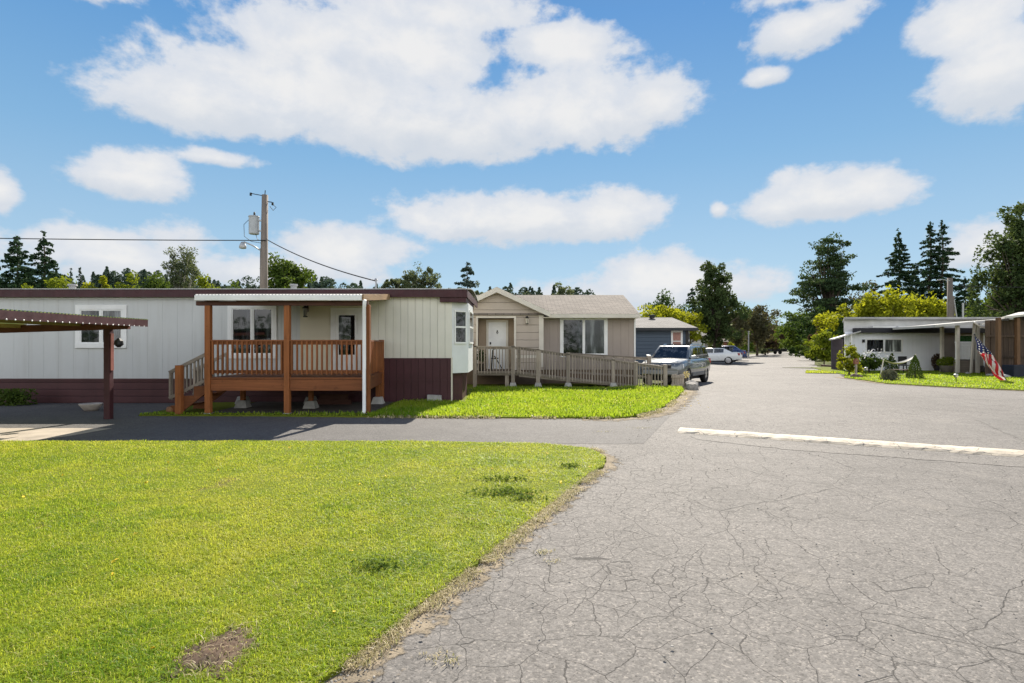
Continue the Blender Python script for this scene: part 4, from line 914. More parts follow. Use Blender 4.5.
window(h6, X(865.5, Y6), X(902.5, Y6), Z(353, Y6), Z(338.5, Y6), Y6, .05, 2, [M_GLASS, glass('window_glass_pale', (.12, .13, .12), .05)])
a = MB(); a.box(X(863, Y6)-.06, X(863, Y6)+.06, Y6-.1, Y6-.003, Z(342.5, Y6), Z(339.5, Y6)); a.build('wall_lamp', M_BLACK, h6)
aw = empty('side_awning', (19.5, 35, 0), 'sloping grey lean-to awning over a dark recess at the white home end', 'awning')
a = MB(); xa, xb = X(827, 35), X(853, 35); za, zb_ = Z(338.5, 35), Z(331, 35); a.hexa([(xa, 34.2, za-.08), (xb, 34.2, zb_-.08), (xb+.9, 36.4, zb_-.1), (xa+.9, 36.4, za-.1)], [(xa, 34.2, za), (xb, 34.2, zb_), (xb+.9, 36.4, zb_-.02), (xa+.9, 36.4, za-.02)]); a.build('roof', mat('grey_metal', (.40, .39, .37), .5, .1), aw)
MB().box(X(851, 34.4)-.05, X(851, 34.4)+.05, 34.35, 34.45, 0, zb_-.13).build('post', M_WHITE, aw)
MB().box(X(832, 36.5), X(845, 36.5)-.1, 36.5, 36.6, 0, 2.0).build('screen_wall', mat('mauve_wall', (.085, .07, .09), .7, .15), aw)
# entry porch
ep = empty('entry_porch', (25, 31.5, 0), 'white-posted entry porch with slanting pale roof and white picket railing', 'porch')
YE = 31.5; xa, xb = X(930, YE), X(1003, YE); za, zb_ = Z(325, YE), Z(318.5, YE)
a = MB(); a.hexa([(xa, YE-.4, za-.14), (xb, YE-.4, zb_-.16), (xb, 34.6, zb_-.2), (xa, 34.6, za-.18)], [(xa, YE-.4, za), (xb, YE-.4, zb_), (xb, 34.6, zb_-.06), (xa, 34.6, za-.06)]); a.build('roof', mat('greyish_metal', (.48, .47, .44), .5, .12, 2), ep)
for px, y in ((942, 33.5), (957.5, YE), (977.5, YE)):
    x = X(px, y); MB().box(x-.075, x+.075, y-.075, y+.075, 0, za + (zb_-za)*(x-xa)/(xb-xa) - .16).build('post', M_CTRIM, ep)
a = MB(); x = X(973, YE-.1); a.beam((x-.14, YE-.12, 0), (x+.06, YE-.12, za+.05), .1, .08); a.build('leaning_post', M_CTRIM, ep)
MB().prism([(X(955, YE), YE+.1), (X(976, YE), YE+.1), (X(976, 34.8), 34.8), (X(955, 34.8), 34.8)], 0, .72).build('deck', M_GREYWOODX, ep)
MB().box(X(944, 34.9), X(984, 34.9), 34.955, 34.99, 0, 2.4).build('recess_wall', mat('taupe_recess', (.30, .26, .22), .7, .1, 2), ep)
a = MB(); x0, x1 = X(955.5, YE), X(974.5, YE); r_ = a; r_.box(x0, x1, YE+.02, YE+.07, 1.72, 1.79); r_.box(x0, x1, YE+.02, YE+.07, .80, .87); rl = r_.build('railing', M_WHITE, ep)
for k in range(14):
    x = x0 + (x1-x0)*(k+.5)/14; MB().box(x-.027, x+.027, YE+.0, YE+.018, .82, 1.76).build('picket', M_WHITE, rl)
window(ep, X(955, 34.95), X(973.5, 34.95), 1.55, 2.25, 34.95, .05, 1, mat('green_blind', (.03, .12, .03), .3, .2))
a = MB(); a.tube([(X(972, YE-.3), YE-.45, za+.15), (X(976, YE-.3), YE-.45, za-.05), (X(984.5, YE-.3), YE-.45, za-.2), (X(985.5, YE-.3), YE-.45, za-.4), (X(985.5, YE-.3), YE-.45, .7)], .055, 8); a.build('downspout', M_CTRIM, ep, smooth=True)
# board shed at the right edge
sh = empty('board_shed', (27, 29, 0), 'open brown board-walled shed with thin pale roof edge beside the entry porch', 'shed')
YS = 29.0; s0, s1 = X(986, YS), 30.0; zt = Z(320, YS)
M_BOARDS = wood('shed_boards', (.085, .058, .042), 'Z', .8, .5, .5)
a = MB(); x = s0; r = random.Random(8)
while x < s1: wd = r.uniform(.24, .34); a.box(x, x+wd-.02, YS+r.uniform(0, .03), YS+.06, 0, zt - r.uniform(0, .05)); x += wd
a.build('board_wall', M_BOARDS, sh)
a = MB(); a.box(s0-.05, s1, YS-.05, YS-.003, .95, 1.05); a.box(s0-.05, s1, YS-.05, YS-.003, 2.0, 2.1); a.build('batten', M_BOARDS, sh)
MB().prism([(s0, YS+.07), (s1, YS+.07), (s1, 33.5), (28.3, 33.5)], 0, zt-.06).build('back_wall', M_DKWOOD, sh)
for px in (998, 1017):
    x = X(px, YS-.4); MB().box(x-.08, x+.08, YS-.5, YS-.34, 0, zt+.1).build('post', wood('shed_post', (.13, .07, .035), 'Z'), sh)
a = MB(); z0, z1 = Z(316.5, YS-.6), Z(310.5, YS-.6); xa, xb = X(1003, YS-.6), X(1026, YS-.6); xc = s1 + .25; sl_ = (z1-z0)/(xb-xa)
a.hexa([(xa, YS-.7, z0-.1), (xc, YS-.7, z0-.1+sl_*(xc-xa)*.42), (xc, 34, z0-.2+sl_*(xc-xa)*.42), (xa+3.6, 34, z0-.2)], [(xa, YS-.7, z0), (xc, YS-.7, z0+sl_*(xc-xa)*.42), (xc, 34, z0-.1+sl_*(xc-xa)*.42), (xa+3.6, 34, z0-.1)]); a.build('roof', mat('greyish_metal2', (.50, .48, .44), .5, .12, 2), sh)
a = MB(); xa = X(1014, 27.6); a.box(xa, xa+1.6, 27.6, 28.3, 0, .62); tag(a.build('storage_chest', mat('navy_box', (.012, .016, .03), .5, .2), bevel=.03), 'dark navy storage chest in front of the board shed', 'chest')
# ------------------------------------------------------------------ trees and shrubs: a trunk with limbs, a crown of many small leaf faces
M_BARK = mat('bark', (.09, .07, .055), .95, .35, 5, bump=.9, bscale=30); M_BARKG = mat('grey_bark', (.20, .19, .17), .95, .25, 5, bump=.8, bscale=30)
L_FIR = leafmat('fir_needles', (0.017, 0.037, 0.024), (0.051, 0.095, 0.044), .18, .5)
L_FIRB = leafmat('blue_fir_needles', (0.030, 0.051, 0.048), (0.075, 0.112, 0.093), .18, .5)
L_CEDAR = leafmat('cedar_needles', (0.027, 0.049, 0.027), (0.080, 0.125, 0.049), .22, .5)
L_PINE = leafmat('pine_leaf', (.030, .055, .022), (.100, .140, .050), .28, .5)
L_MID = leafmat('mid_leaf', (0.027, 0.057, 0.014), (0.115, 0.169, 0.030), .32, .7)
L_DARK = leafmat('dark_leaf', (0.020, 0.048, 0.017), (0.076, 0.128, 0.034), .28, .6)
L_YEL = leafmat('yellow_leaf', (0.105, 0.137, 0.011), (0.336, 0.357, 0.026), .42, .7)
L_YELD = leafmat('yellow_green_leaf', (0.063, 0.098, 0.011), (0.218, 0.265, 0.025), .38, .7)
L_GREY = leafmat('aspen_leaf', (0.054, 0.078, 0.042), (0.156, 0.186, 0.102), .32, .8)
L_PURP = leafmat('purple_leaf', (0.048, 0.032, 0.026), (0.136, 0.096, 0.067), .25, .7)
L_BRONZE = leafmat('bronze_leaf', (0.053, 0.054, 0.030), (0.150, 0.143, 0.078), .28, .6)
L_CONE = leafmat('dwarf_spruce', (0.035, 0.067, 0.017), (0.119, 0.175, 0.035), .2, 4)

def trunk(root, h, r0, limbs, m, lean=(0, 0), top=.92):
    a = MB(); n = 6
    pts = [(lean[0]*k/n + .03*h*.3*math.sin(k*1.7), lean[1]*k/n, h*top*k/n - (.1 if k == 0 else 0)) for k in range(n+1)]
    a.tube(pts, [r0*(1.25 if k == 0 else 1)*(1-.85*k/n) for k in range(n+1)], 8)
    for (f, tip) in limbs:
        i = min(n-1, int(f*n)); s = Vector(pts[i]).lerp(Vector(pts[i+1]), f*n-i); e = Vector(tip); mid = s.lerp(e, .5) + Vector((0, 0, .06*(e-s).length)); rr = r0*(1-.8*f)*.45
        a.tube([s, mid, e], [rr, rr*.6, rr*.15], 5)
    o = ORG[root.name]; ORG[root.name] = (0, 0, 0); t_ = a.build('trunk', m, root, smooth=True); ORG[root.name] = o; return t_

def conifer(name, x, y, h, rad, label, group, lm, base=.1, p=.85, n_lv=26, seed=1, leaf=.28, sparse=1.0, droop=.28, per=6, lopside=0.0, notip=False):
    r = np.random.default_rng(seed); root = empty(name, (x, y, 0), label, 'tree', group)
    pts = []; limbs = []
    for i in range(n_lv):
        tz = base + (1-base)*(i + r.uniform(-.3, .3))/n_lv; tz = min(max(tz, base), .985)
        L0 = rad*((1-tz)/(1-base))**p + .025*rad
        for k in range(per):
            if r.random() > sparse: continue
            a = 2*np.pi*(k + r.uniform(-.5, .5))/per + i*1.3; L = L0*r.uniform(.5, 1.25)*(1 + lopside*np.cos(a))
            z0 = tz*h + r.normal(0, .6)*h/n_lv; m = max(8, int(L/leaf*13)); s = np.sqrt(r.uniform(.02, 1, m))*L
            wd = .18*L*(1.05-s/L) + .05
            lat = r.normal(0, 1, m)*wd; zz = z0 - droop*r.uniform(.5, 1.5)*s**1.5/np.sqrt(L+.01)*.9 + .10*L*(s/L)**3 - np.abs(r.normal(0, .14, m))*leaf*2
            pts.append(np.column_stack([np.cos(a)*s - np.sin(a)*lat, np.sin(a)*s + np.cos(a)*lat, zz]))
            if k % 2 == 0 and L > .5: limbs.append((min(.95, tz), (np.cos(a)*L*.85, np.sin(a)*L*.85, z0 - droop*L*.6)))
    if not notip: pts.append(np.column_stack([r.normal(0, .05, 20), r.normal(0, .05, 20), r.uniform(h*.94, h, 20)]))
    V, q = leaf_quads(np.concatenate(pts), leaf*.95, seed+1, .2, .46)
    trunk(root, h, max(.08, h*.017), limbs[:40], M_BARK, top=.97)
    c = link('crown', np_mesh('crown', V, q), lm, root); return root

def broadleaf(name, x, y, h, rx, label, group, lm, base=.25, seed=1, leaf=.24, clumps=34, per=130, sparse=1.0, ry=None, bark=None, shape=1.0, cat='tree', open_=.0, up=0.0, small=1.0, flat=1.0):
    """crown of leaf clumps spread through an uneven egg; gaps stay open between clumps"""
    r = np.random.default_rng(seed); root = empty(name, (x, y, 0), label, cat, group); ry = ry or rx
    zc = h*(base + (1-base)*.5); rz = h*(1-base)*.5; pts = []; limbs = []
    for i in range(clumps):
        d = r.normal(0, 1, 3); d /= np.linalg.norm(d); rr = r.uniform(.2, 1)**.45*(.86 + .2*np.sin(3*math.atan2(d[1], d[0]) + seed) + .14*np.sin(5*d[2] + seed*2))
        rr = rr*(.45 if i % 3 == 0 else 1); c = np.array([d[0]*rx*rr, d[1]*ry*rr, d[2]*rz*(rr if i % 3 else rr/.45)]); tt = (c[2]/rz + 1)/2
        wgt = 1 - max(0, tt-.5)*.55*shape; c[0] *= wgt; c[1] *= wgt
        cr = np.array([rx, ry, min(rz*.8, rx*1.3)*flat])*r.uniform(.16, .34)*(1-open_*.3)*small; n = int(per*r.uniform(.5, 1.3)*sparse)
        q = r.normal(0, 1, (n, 3)); q /= np.linalg.norm(q, axis=1)[:,None]; q *= r.uniform(.25, 1.05, (n, 1))**.6
        q = q*cr + c; q[:,2] += zc
        if up: q[:,2] += up*np.abs(r.normal(0, 1, n))*rz*.12
        pts.append(q[q[:,2] > .05])
        if i % 2 == 0: limbs.append((r.uniform(.25, .7)*max(base, .3)/.7 + .1, tuple(c + np.array([0, 0, zc]))))
    V, q = leaf_quads(np.concatenate(pts), leaf, seed+1, .15, .62)
    trunk(root, h*.86, max(.05, h*.02), limbs, bark or M_BARK, top=.9)
    link('crown', np_mesh('crown', V, q), lm, root); return root
def top(py, y): return Z(py, y)

gL = 'trees beyond the pale home'
conifer('fir_tree', X(17, 55), 55, top(236, 55), 3.7, 'dark fir standing left of its slimmer twin beyond the pale home roof', gL, L_FIR, .15, .8, 28, 3, .36, .95, .3)
conifer('fir_tree', X(44, 52), 52, top(233, 52), 2.7, 'slim dark fir beside the broader fir beyond the pale home roof', gL, L_FIR, .15, .8, 28, 4, .32, .95, .3)
conifer('fir_tree', X(-6, 60), 60, top(262, 60), 3.4, 'dark fir cut by the picture edge beyond the pale home roof', gL, L_FIR, .1, .8, 24, 5, .36, .95, .3)
conifer('fir_tree', X(80, 74), 74, top(267, 74), 1.3, 'small thin bluish fir above yellow shrubs beyond the pale home', gL, L_FIRB, .2, .8, 20, 6, .3, .9)
conifer('fir_tree', X(71, 76), 76, top(271, 76), 1.4, 'small bluish fir with blunt top close to another beyond the pale home', gL, L_FIRB, .2, .8, 20, 7, .3, .9)
for px, py, y, rx, s, lab, lm in ((58, 274, 44, 2.0, 11, 'low green-yellow bushy tree at the foot of the slim fir', L_YELD), (94, 273, 42, 1.6, 12, 'bright yellow bushy tree rising over the pale home roof', L_YEL), (28, 279, 42, 1.7, 19, 'low yellow-green bush in front of the broad fir', L_YELD),
                              (134, 274, 46, 2.2, 13, 'yellow-green rounded tree between the carport and the tall airy poplar', L_YELD), (113, 279, 46, 1.7, 14, 'low green tree top just showing over the pale home roof', L_MID), (155, 275, 48, 2.0, 15, 'dull green tree low against the airy poplar', L_MID), (205, 276, 48, 2.0, 16, 'pale green bush right of the airy poplar', L_YELD), (232, 280, 48, 1.8, 17, 'small green tree left of the utility pole', L_MID)):
    broadleaf('bushy_tree', X(px, y), y, top(py, y), rx, lab, gL, lm, .2, s, .22, 44, 130)
broadleaf('poplar_tree', X(180, 62), 62, top(245, 62), 2.3, 'tall airy grey-green poplar over the pale home roof left of the pole', gL, L_GREY, .55, 21, .2, 80, 80, bark=M_BARKG, open_=.6, shape=.6)
broadleaf('maple_tree', X(286, 40), 40, top(252, 40), 2.0, 'leafy mid-green tree just right of the utility pole', gL, L_MID, .45, 22, .22, 70, 120, shape=1.0)
for px, py, y, rx, s, lab in ((386, 277, 62, 1.0, 24, 'slim grey-green aspen, the smallest of the aspen row'), (399, 273, 63, 1.1, 25, 'slim grey-green aspen between the smallest and the tallest of its row'), (413, 265, 62, 1.8, 26, 'tallest grey-green aspen of the row beyond the pale home'), (431, 268, 64, 1.7, 27, 'airy grey-green aspen right of the tallest aspen')):
    broadleaf('aspen_tree', X(px, y), y, top(py, y), rx, lab, gL, L_GREY, .62, s, .2, 54, 80, bark=M_BARKG, open_=.5, shape=.5)
conifer('spruce_tree', X(467, 52), 52, top(262, 52), 2.4, 'bluish spruce with spreading tiers between the pale and the gabled home', gL, L_FIRB, .3, .8, 17, 28, .3, .9, .22)
broadleaf('bushy_tree', X(478, 56), 56, top(282, 56), .9, 'small grey-green tree at the foot of the bluish spruce', gL, L_GREY, .4, 29, .2, 20, 80)
broadleaf('round_tree', X(564, 66), 66, top(284, 66), 1.9, 'rounded olive tree top over the gabled home ridge', gL, L_GREY, .6, 30, .24, 30, 90)
broadleaf('bare_tree', X(527, 70), 70, top(289, 70), 1.2, 'thin sparse tree top over the gabled home ridge left of the rounded one', gL, L_GREY, .6, 31, .18, 16, 22)
gM = 'trees along the lane on the parked car side'
broadleaf('round_tree', X(664, 78), 78, top(290, 78), 3.0, 'dark rounded tree behind the willow beyond the blue-grey home', gM, L_DARK, .3, 32, .32, 36, 110)
conifer('pine_tree', X(692, 84), 84, top(288, 84), 1.7, 'narrow dark pine half hidden behind the big lane-side tree', gM, L_FIR, .2, .6, 20, 33, .36, .9)
broadleaf('willow_tree', X(668, 56), 56, top(299, 56), 3.6, 'bright yellow-green spreading tree behind the blue-grey home', gM, L_YEL, .2, 34, .28, 44, 130)
broadleaf('copper_tree', X(690, 60), 60, top(312, 60), 1.1, 'small coppery tree between the yellow-green one and the big dark tree', gM, L_BRONZE, .2, 35, .22, 24, 90)
broadleaf('big_pine_tree', X(714, 58), 58, top(263, 58), 3.3, 'big dark bushy pine standing over the parked cars', gM, L_PINE, .04, 36, .27, 150, 100, shape=1.55, small=.58)
broadleaf('round_tree', X(736, 76), 76, top(305, 76), 2.4, 'olive tree between the big pine and the bronze tree', gM, L_BRONZE, .15, 37, .3, 40, 110)
broadleaf('bronze_tree', X(757, 84), 84, top(298, 84), 3.3, 'dull bronze layered tree at the far end of the parked cars', gM, L_BRONZE, .12, 38, .34, 50, 110, shape=.6)
broadleaf('dark_shrub', X(765, 92), 92, top(318, 92), 2.6, 'dark purple-brown tree in front of the lane end', gM, L_PURP, .02, 39, .34, 46, 110)
broadleaf('grey_shrub', X(763, 86), 86, top(343, 86), .9, 'small grey-green shrub by the trailer at the lane end', gM, L_GREY, .02, 40, .2, 18, 60, cat='shrub')
broadleaf('yellow_shrub', X(733, 70), 70, top(341, 70), 1.1, 'bright yellow-green shrub behind the dark blue car', gM, L_YEL, .02, 41, .2, 20, 70, cat='shrub')
gR = 'trees along the lane on the white home side'
broadleaf('cedar_tree', X(830, 82), 82, top(231, 82), 6.0, 'tall open-branched cedar towering over the lane', gR, L_CEDAR, .02, 42, .34, 230, 95, shape=1.5, small=.68, flat=.30)
broadleaf('round_tree', X(803, 92), 92, top(308, 92), 4.2, 'rounded mid-green tree leaning over the far lane', gR, L_MID, .06, 43, .4, 56, 120)
broadleaf('round_tree', X(790, 110), 110, top(322, 110), 3.2, 'smaller green tree furthest along the lane under the rounded one', gR, L_MID, .04, 44, .4, 40, 100)
broadleaf('dark_tree', X(815, 74), 74, top(304, 74), 3.0, 'dark leafy tree below the tall cedar', gR, L_DARK, .05, 45, .34, 44, 110)
broadleaf('smoke_bush', X(824, 60), 60, top(315, 60), 2.0, 'dull purple-brown bush tree beside the bright yellow tree', gR, L_PURP, .05, 46, .28, 44, 110)
broadleaf('yellow_tree', X(842, 52), 52, top(301, 52), 2.6, 'bright yellow-green leafy tree at the corner of the white home', gR, L_YEL, .1, 47, .3, 46, 100)
broadleaf('dark_tree', X(845, 50), 50, top(318, 50), 1.8, 'dark green undergrowth tree below the bright yellow one', gR, L_DARK, .04, 48, .26, 34, 100)
broadleaf('hedge_bush', X(824, 46), 46, top(333, 46), 1.5, 'yellow-green bush at the lane edge before the lean-to awning', gR, L_YELD, .02, 49, .22, 36, 90, cat='bush')
broadleaf('hedge_bush', X(812, 58), 58, top(338, 58), 1.4, 'low green bush further along the lane edge', gR, L_MID, .02, 50, .24, 26, 80, cat='bush')
broadleaf('dark_shrub', X(795, 84), 84, top(344.5, 84), 1.1, 'small rounded dark green shrub on the far lane verge', gR, L_DARK, .02, 51, .22, 20, 80, cat='shrub')
for px, py, y, rx, s, lab in ((868, 297, 50, 2.6, 52, 'yellow-green feathery tree, first of three rising over the white home'), (890, 291, 49, 2.8, 53, 'yellow-green feathery tree, tallest of three over the white home'), (914, 295, 50, 2.8, 54, 'yellow-green feathery tree next to the second utility pole'), (935, 306, 49, 1.8, 55, 'low yellow-green tree just left of the second utility pole')):
    broadleaf('feathery_tree', X(px, y), y, top(py, y), rx, lab, gR, L_YEL, .2, s, .3, 46, 90, up=1.4)
broadleaf('dark_tree', X(868, 62), 62, top(303, 62), 3.6, 'dark mixed tree mass behind the yellow-green trees', gR, L_DARK, .1, 56, .34, 50, 110)
broadleaf('olive_tree', X(868, 88), 88, top(280, 88), 3.2, 'olive-grey airy tree between the cedar and the dark fir', gR, L_BRONZE, .15, 57, .36, 44, 80)
conifer('fir_tree', X(899, 84), 84, top(231, 84), 5.6, 'dense dark fir left of the two tall thin firs', gR, L_FIR, .08, .95, 34, 58, .38, .97, .30, 8)
conifer('fir_tree', X(930, 80), 80, top(221, 80), 3.3, 'tall thin dark fir, left of the closely paired two', gR, L_FIR, .08, .75, 36, 59, .36, .95, .36, 7)
conifer('fir_tree', X(942, 79), 79, top(220, 79), 4.3, 'tall ragged fir with long right branches, right of the closely paired two', gR, L_FIR, .08, .9, 34, 60, .36, .92, .26, 7, .3)
conifer('fir_tree', X(965, 74), 74, top(277, 74), 2.9, 'short dark broad fir right of the second utility pole', gR, L_FIR, .05, .6, 20, 61, .4, .95, .25, 7)
conifer('fir_tree', X(915, 88), 88, top(262, 88), 3.6, 'dark fir filling the gap between dense fir and thin pair', gR, L_FIR, .05, .7, 22, 64, .44, .95, .25, 6)
broadleaf('big_pine_tree', X(1021, 50), 50, top(200, 50), 3.7, 'big green tree cut by the picture edge behind the board shed', gR, L_PINE, .03, 62, .27, 240, 105, shape=1.45, small=.6)
broadleaf('round_tree', X(1005, 54), 54, top(272, 54), 3.0, 'rounded mid-green tree low beside the big tree behind the board shed', gR, L_MID, .1, 63, .32, 46, 110)

# far wooded rise and tree lines: one mass
tag(link('hills', np_mesh('hills', np.array([(x_, y_, z_) for x_ in np.linspace(-420, 140, 57) for y_, z_ in ((230, -1), (300, 27 + 2*math.sin(x_*.021) + 2*math.sin(x_*.06+1) - max(0, x_+120)*.06), (420, -1))]),
    np.array([[3*i+k, 3*i+3+k, 3*i+4+k, 3*i+1+k] for i in range(56) for k in range(2)])), M_TURF2), kind='structure')
def wood_mass(name, spots, lm, seed, leaf):
    r = np.random.default_rng(seed); pts = []
    for (x, y, z, h, rad, kind) in spots:
        n = int(130 + h*14)
        tz = r.uniform(.02, 1, n)**.8
        rr = rad*((1-tz)**.8 if kind else np.sqrt(np.clip(1-(2*tz-1)**2, 0, 1)))*r.uniform(.2, 1.1, n)**.5; a = r.uniform(0, 6.283, n)
        pts.append(np.column_stack([x + rr*np.cos(a), y + rr*np.sin(a), z + tz*h]))
    V, q = leaf_quads(np.concatenate(pts), leaf, seed, .2, .6)
    return tag(link(name, np_mesh(name, V, q), lm), kind='stuff')
r = random.Random(3); sp_ = []
for i in range(420):
    x = r.uniform(-400, 40); y = r.uniform(285, 310); sp_.append((x, y, 24 + 2*math.sin(x*.021) + 2*math.sin(x*.06+1) - max(0, x+120)*.06, r.uniform(6, 15), r.uniform(3.0, 5.0), r.choice((0, 1, 1))))
wood_mass('far_wood', sp_, leafmat('far_needles', (.045, .075, .060), (.085, .125, .085), .15, .02), 71, 1.25)
sp_ = []
for i in range(340):
    x = r.uniform(-170, 480); y = r.uniform(165, 200) + max(0, x-60)*.1
    if 78 < x < 96: y += 60
    sp_.append((x, y, -.5, r.uniform(6, 12), r.uniform(2.5, 4.5), r.random() < .35))
wood_mass('far_wood', sp_, leafmat('far_leaves', (.025, .048, .016), (.080, .115, .032), .25, .1), 72, 1.1)
sp_ = []
for i in range(60): sp_.append((r.uniform(75, 100), r.uniform(-30, 130), -.3, r.uniform(5, 10), r.uniform(2.5, 4), 0))
wood_mass('far_wood', sp_, L_MID, 76, .6)
sp_ = []
for i in range(120):
    x = r.uniform(-110, 90); sp_.append((x, r.uniform(-52, -40), -.3, r.choice((3, 3.5, 4, 5, 7, 9))*r.uniform(.8, 1.2), r.uniform(1.6, 3.2), 0))
wood_mass('far_wood', sp_, L_DARK, 75, .5)  # unseen tree line behind the viewer, added to darken the window reflections
sp_ = []
for i in range(26): y = r.uniform(125, 165); sp_.append((X(r.uniform(735, 782), y), y, -.3, r.uniform(5, 9), r.uniform(2.5, 3.5), 0))
for i in range(26): y = r.uniform(125, 160); sp_.append((X(r.uniform(803, 850), y), y, -.3, r.uniform(6, 11), r.uniform(2.5, 3.8), 0))
wood_mass('far_wood', sp_, L_MID, 73, .7)

# ------------------------------------------------------------------ garden on the right
def leafy(name, x, y, z0, rx, ry, h, lm, n, leaf, label, cat, seed, cone=0.0, group=None, flat=0.0, stems=0):
    r = np.random.default_rng(seed); root = empty(name, (x, y, 0), label, cat, group)
    tz = r.uniform(0, 1, n)**(1.0 if not cone else 1.35); a = r.uniform(0, 6.283, n)
    prof = np.where(cone > 0, (1-tz)**.72, np.sqrt(np.clip(1-(1.55*tz-.55)**2, .02, 1)))
    rr = prof*(1 + .10*np.sin(3*a+seed) + .08*np.sin(7*a + 9*tz) + (0 if cone else .22)*np.sin(5*a + 6*tz + seed))*r.uniform(.35, 1.05 if cone else 1.3, n)**(.35 if cone else .6)
    P_ = np.column_stack([rx*rr*np.cos(a), ry*rr*np.sin(a), z0 + h*tz]); V, q = leaf_quads(P_, leaf, seed+1, flat, .6)
    o = ORG[root.name]; ORG[root.name] = (0, 0, 0); tb = MB(); 
    for k in range(max(1, stems)):
        an = k*2.4; s = 0 if stems <= 1 else .6; tb.tube([(0, 0, -.02), (rx*s*.5*math.cos(an), ry*s*.5*math.sin(an), h*.5), (rx*s*math.cos(an), ry*s*math.sin(an), h*.85)], [.035, .025, .008], 5)
    tb.build('stem', M_BARK, root); ORG[root.name] = o
    link('foliage', np_mesh('foliage', V, q), lm, root); return root
x, y = G(915, 379); leafy('cone_shrub', x, y, .02, .36, .36, 1.1, L_CONE, 2600, .06, 'cone-shaped dwarf spruce nearest the lane edge on the bright lawn', 'shrub', 81, 1, 'cone shrubs on the lawn')
x, y = G(892, 373.5); leafy('cone_shrub', x, y, .02, .38, .38, 1.12, L_CONE, 2400, .065, 'cone-shaped dwarf spruce behind the hammock', 'shrub', 82, 1, 'cone shrubs on the lawn')
x, y = G(889.5, 381); leafy('dome_shrub', x, y, .0, .29, .27, .50, leafmat('grey_moss', (.06, .07, .045), (.20, .21, .15), .2, 5), 3400, .055, 'low grey-green dome shrub in front of the hammock', 'shrub', 83, 0)
x, y = G(849, 375.5); broadleaf('bush', x, y, 1.5, .68, 'yellow-green upright bush at the lawn tip beside the bird box post', None, L_YEL, .0, 84, .13, 30, 60, cat='bush', shape=-.35, up=1.0, small=.9)
x, y = G(869, 373.5); broadleaf('flower_bush', x, y, 1.2, 1.0, 'green flowering bush with white blossoms below the twin windows', None, L_MID, .0, 85, .13, 40, 60, ry=.75, cat='bush', shape=.6, up=.8, small=.9)
fb = bpy.data.objects['flower_bush']; P_ = np.column_stack([rng.normal(0, .6, 44), rng.normal(-.3, .4, 44), rng.uniform(.7, 1.35, 44)]); P_ = np.repeat(P_, 4, 0) + rng.normal(0, .025, (176, 3)); V, q = leaf_quads(P_, .085, 86, .3, .8)
link('blossoms', np_mesh('blossoms', V, q), mat('white_petal', (.72, .70, .68), .7, .06), fb)
def planted(px, py, label, seed, rp, hp, rx, hf, lm, leafsz, mpot):
    x, y = G(px, py); a = MB(); a.lathe((x, y, 0), [(rp*.75, 0), (rp, hp), (rp*1.06, hp+.03), (rp*.9, hp+.03), (rp*.85, hp-.05)], 16)
    root = empty('planter', (x, y, 0), label, 'planter'); a.build('pot', mpot, root, smooth=True)
    r = np.random.default_rng(seed); n = 1100; d = r.normal(0, 1, (n, 3)); d /= np.linalg.norm(d, axis=1)[:,None]; d *= r.uniform(.3, 1, (n, 1))**.5
    V, q = leaf_quads(d*np.array([rx, rx*.8, hf]) + np.array([0, 0, hp+hf*.6]), leafsz, seed+1, .2); link('foliage', np_mesh('foliage', V, q), lm, root)
planted(947, 373.5, 'round grey planter overflowing with yellow-green leaves before the entry porch', 87, .36, .42, .52, .33, L_YELD, .10, mat('grey_pot', (.16, .14, .12), .8, .2))
planted(938, 371.5, 'dark-leaved potted plant against the white wall left of the yellow planter', 88, .24, .3, .36, .5, L_PURP, .11, mat('dark_pot2', (.04, .04, .045), .6, .2))
P_ = np.clip(rng.normal(0, 1, (1100, 3)), -1.5, 1.5)*np.array([.26, .16, .13]) + np.array([0, 0, .2]); V, q = leaf_quads(P_[P_[:,2] > 0], .08, 89, .2)
o = link('weed_clump', np_mesh('weed_clump', V, q), L_MID); o.location = (X(18, 15.2), 15.1, .02); o['kind'] = 'stuff'
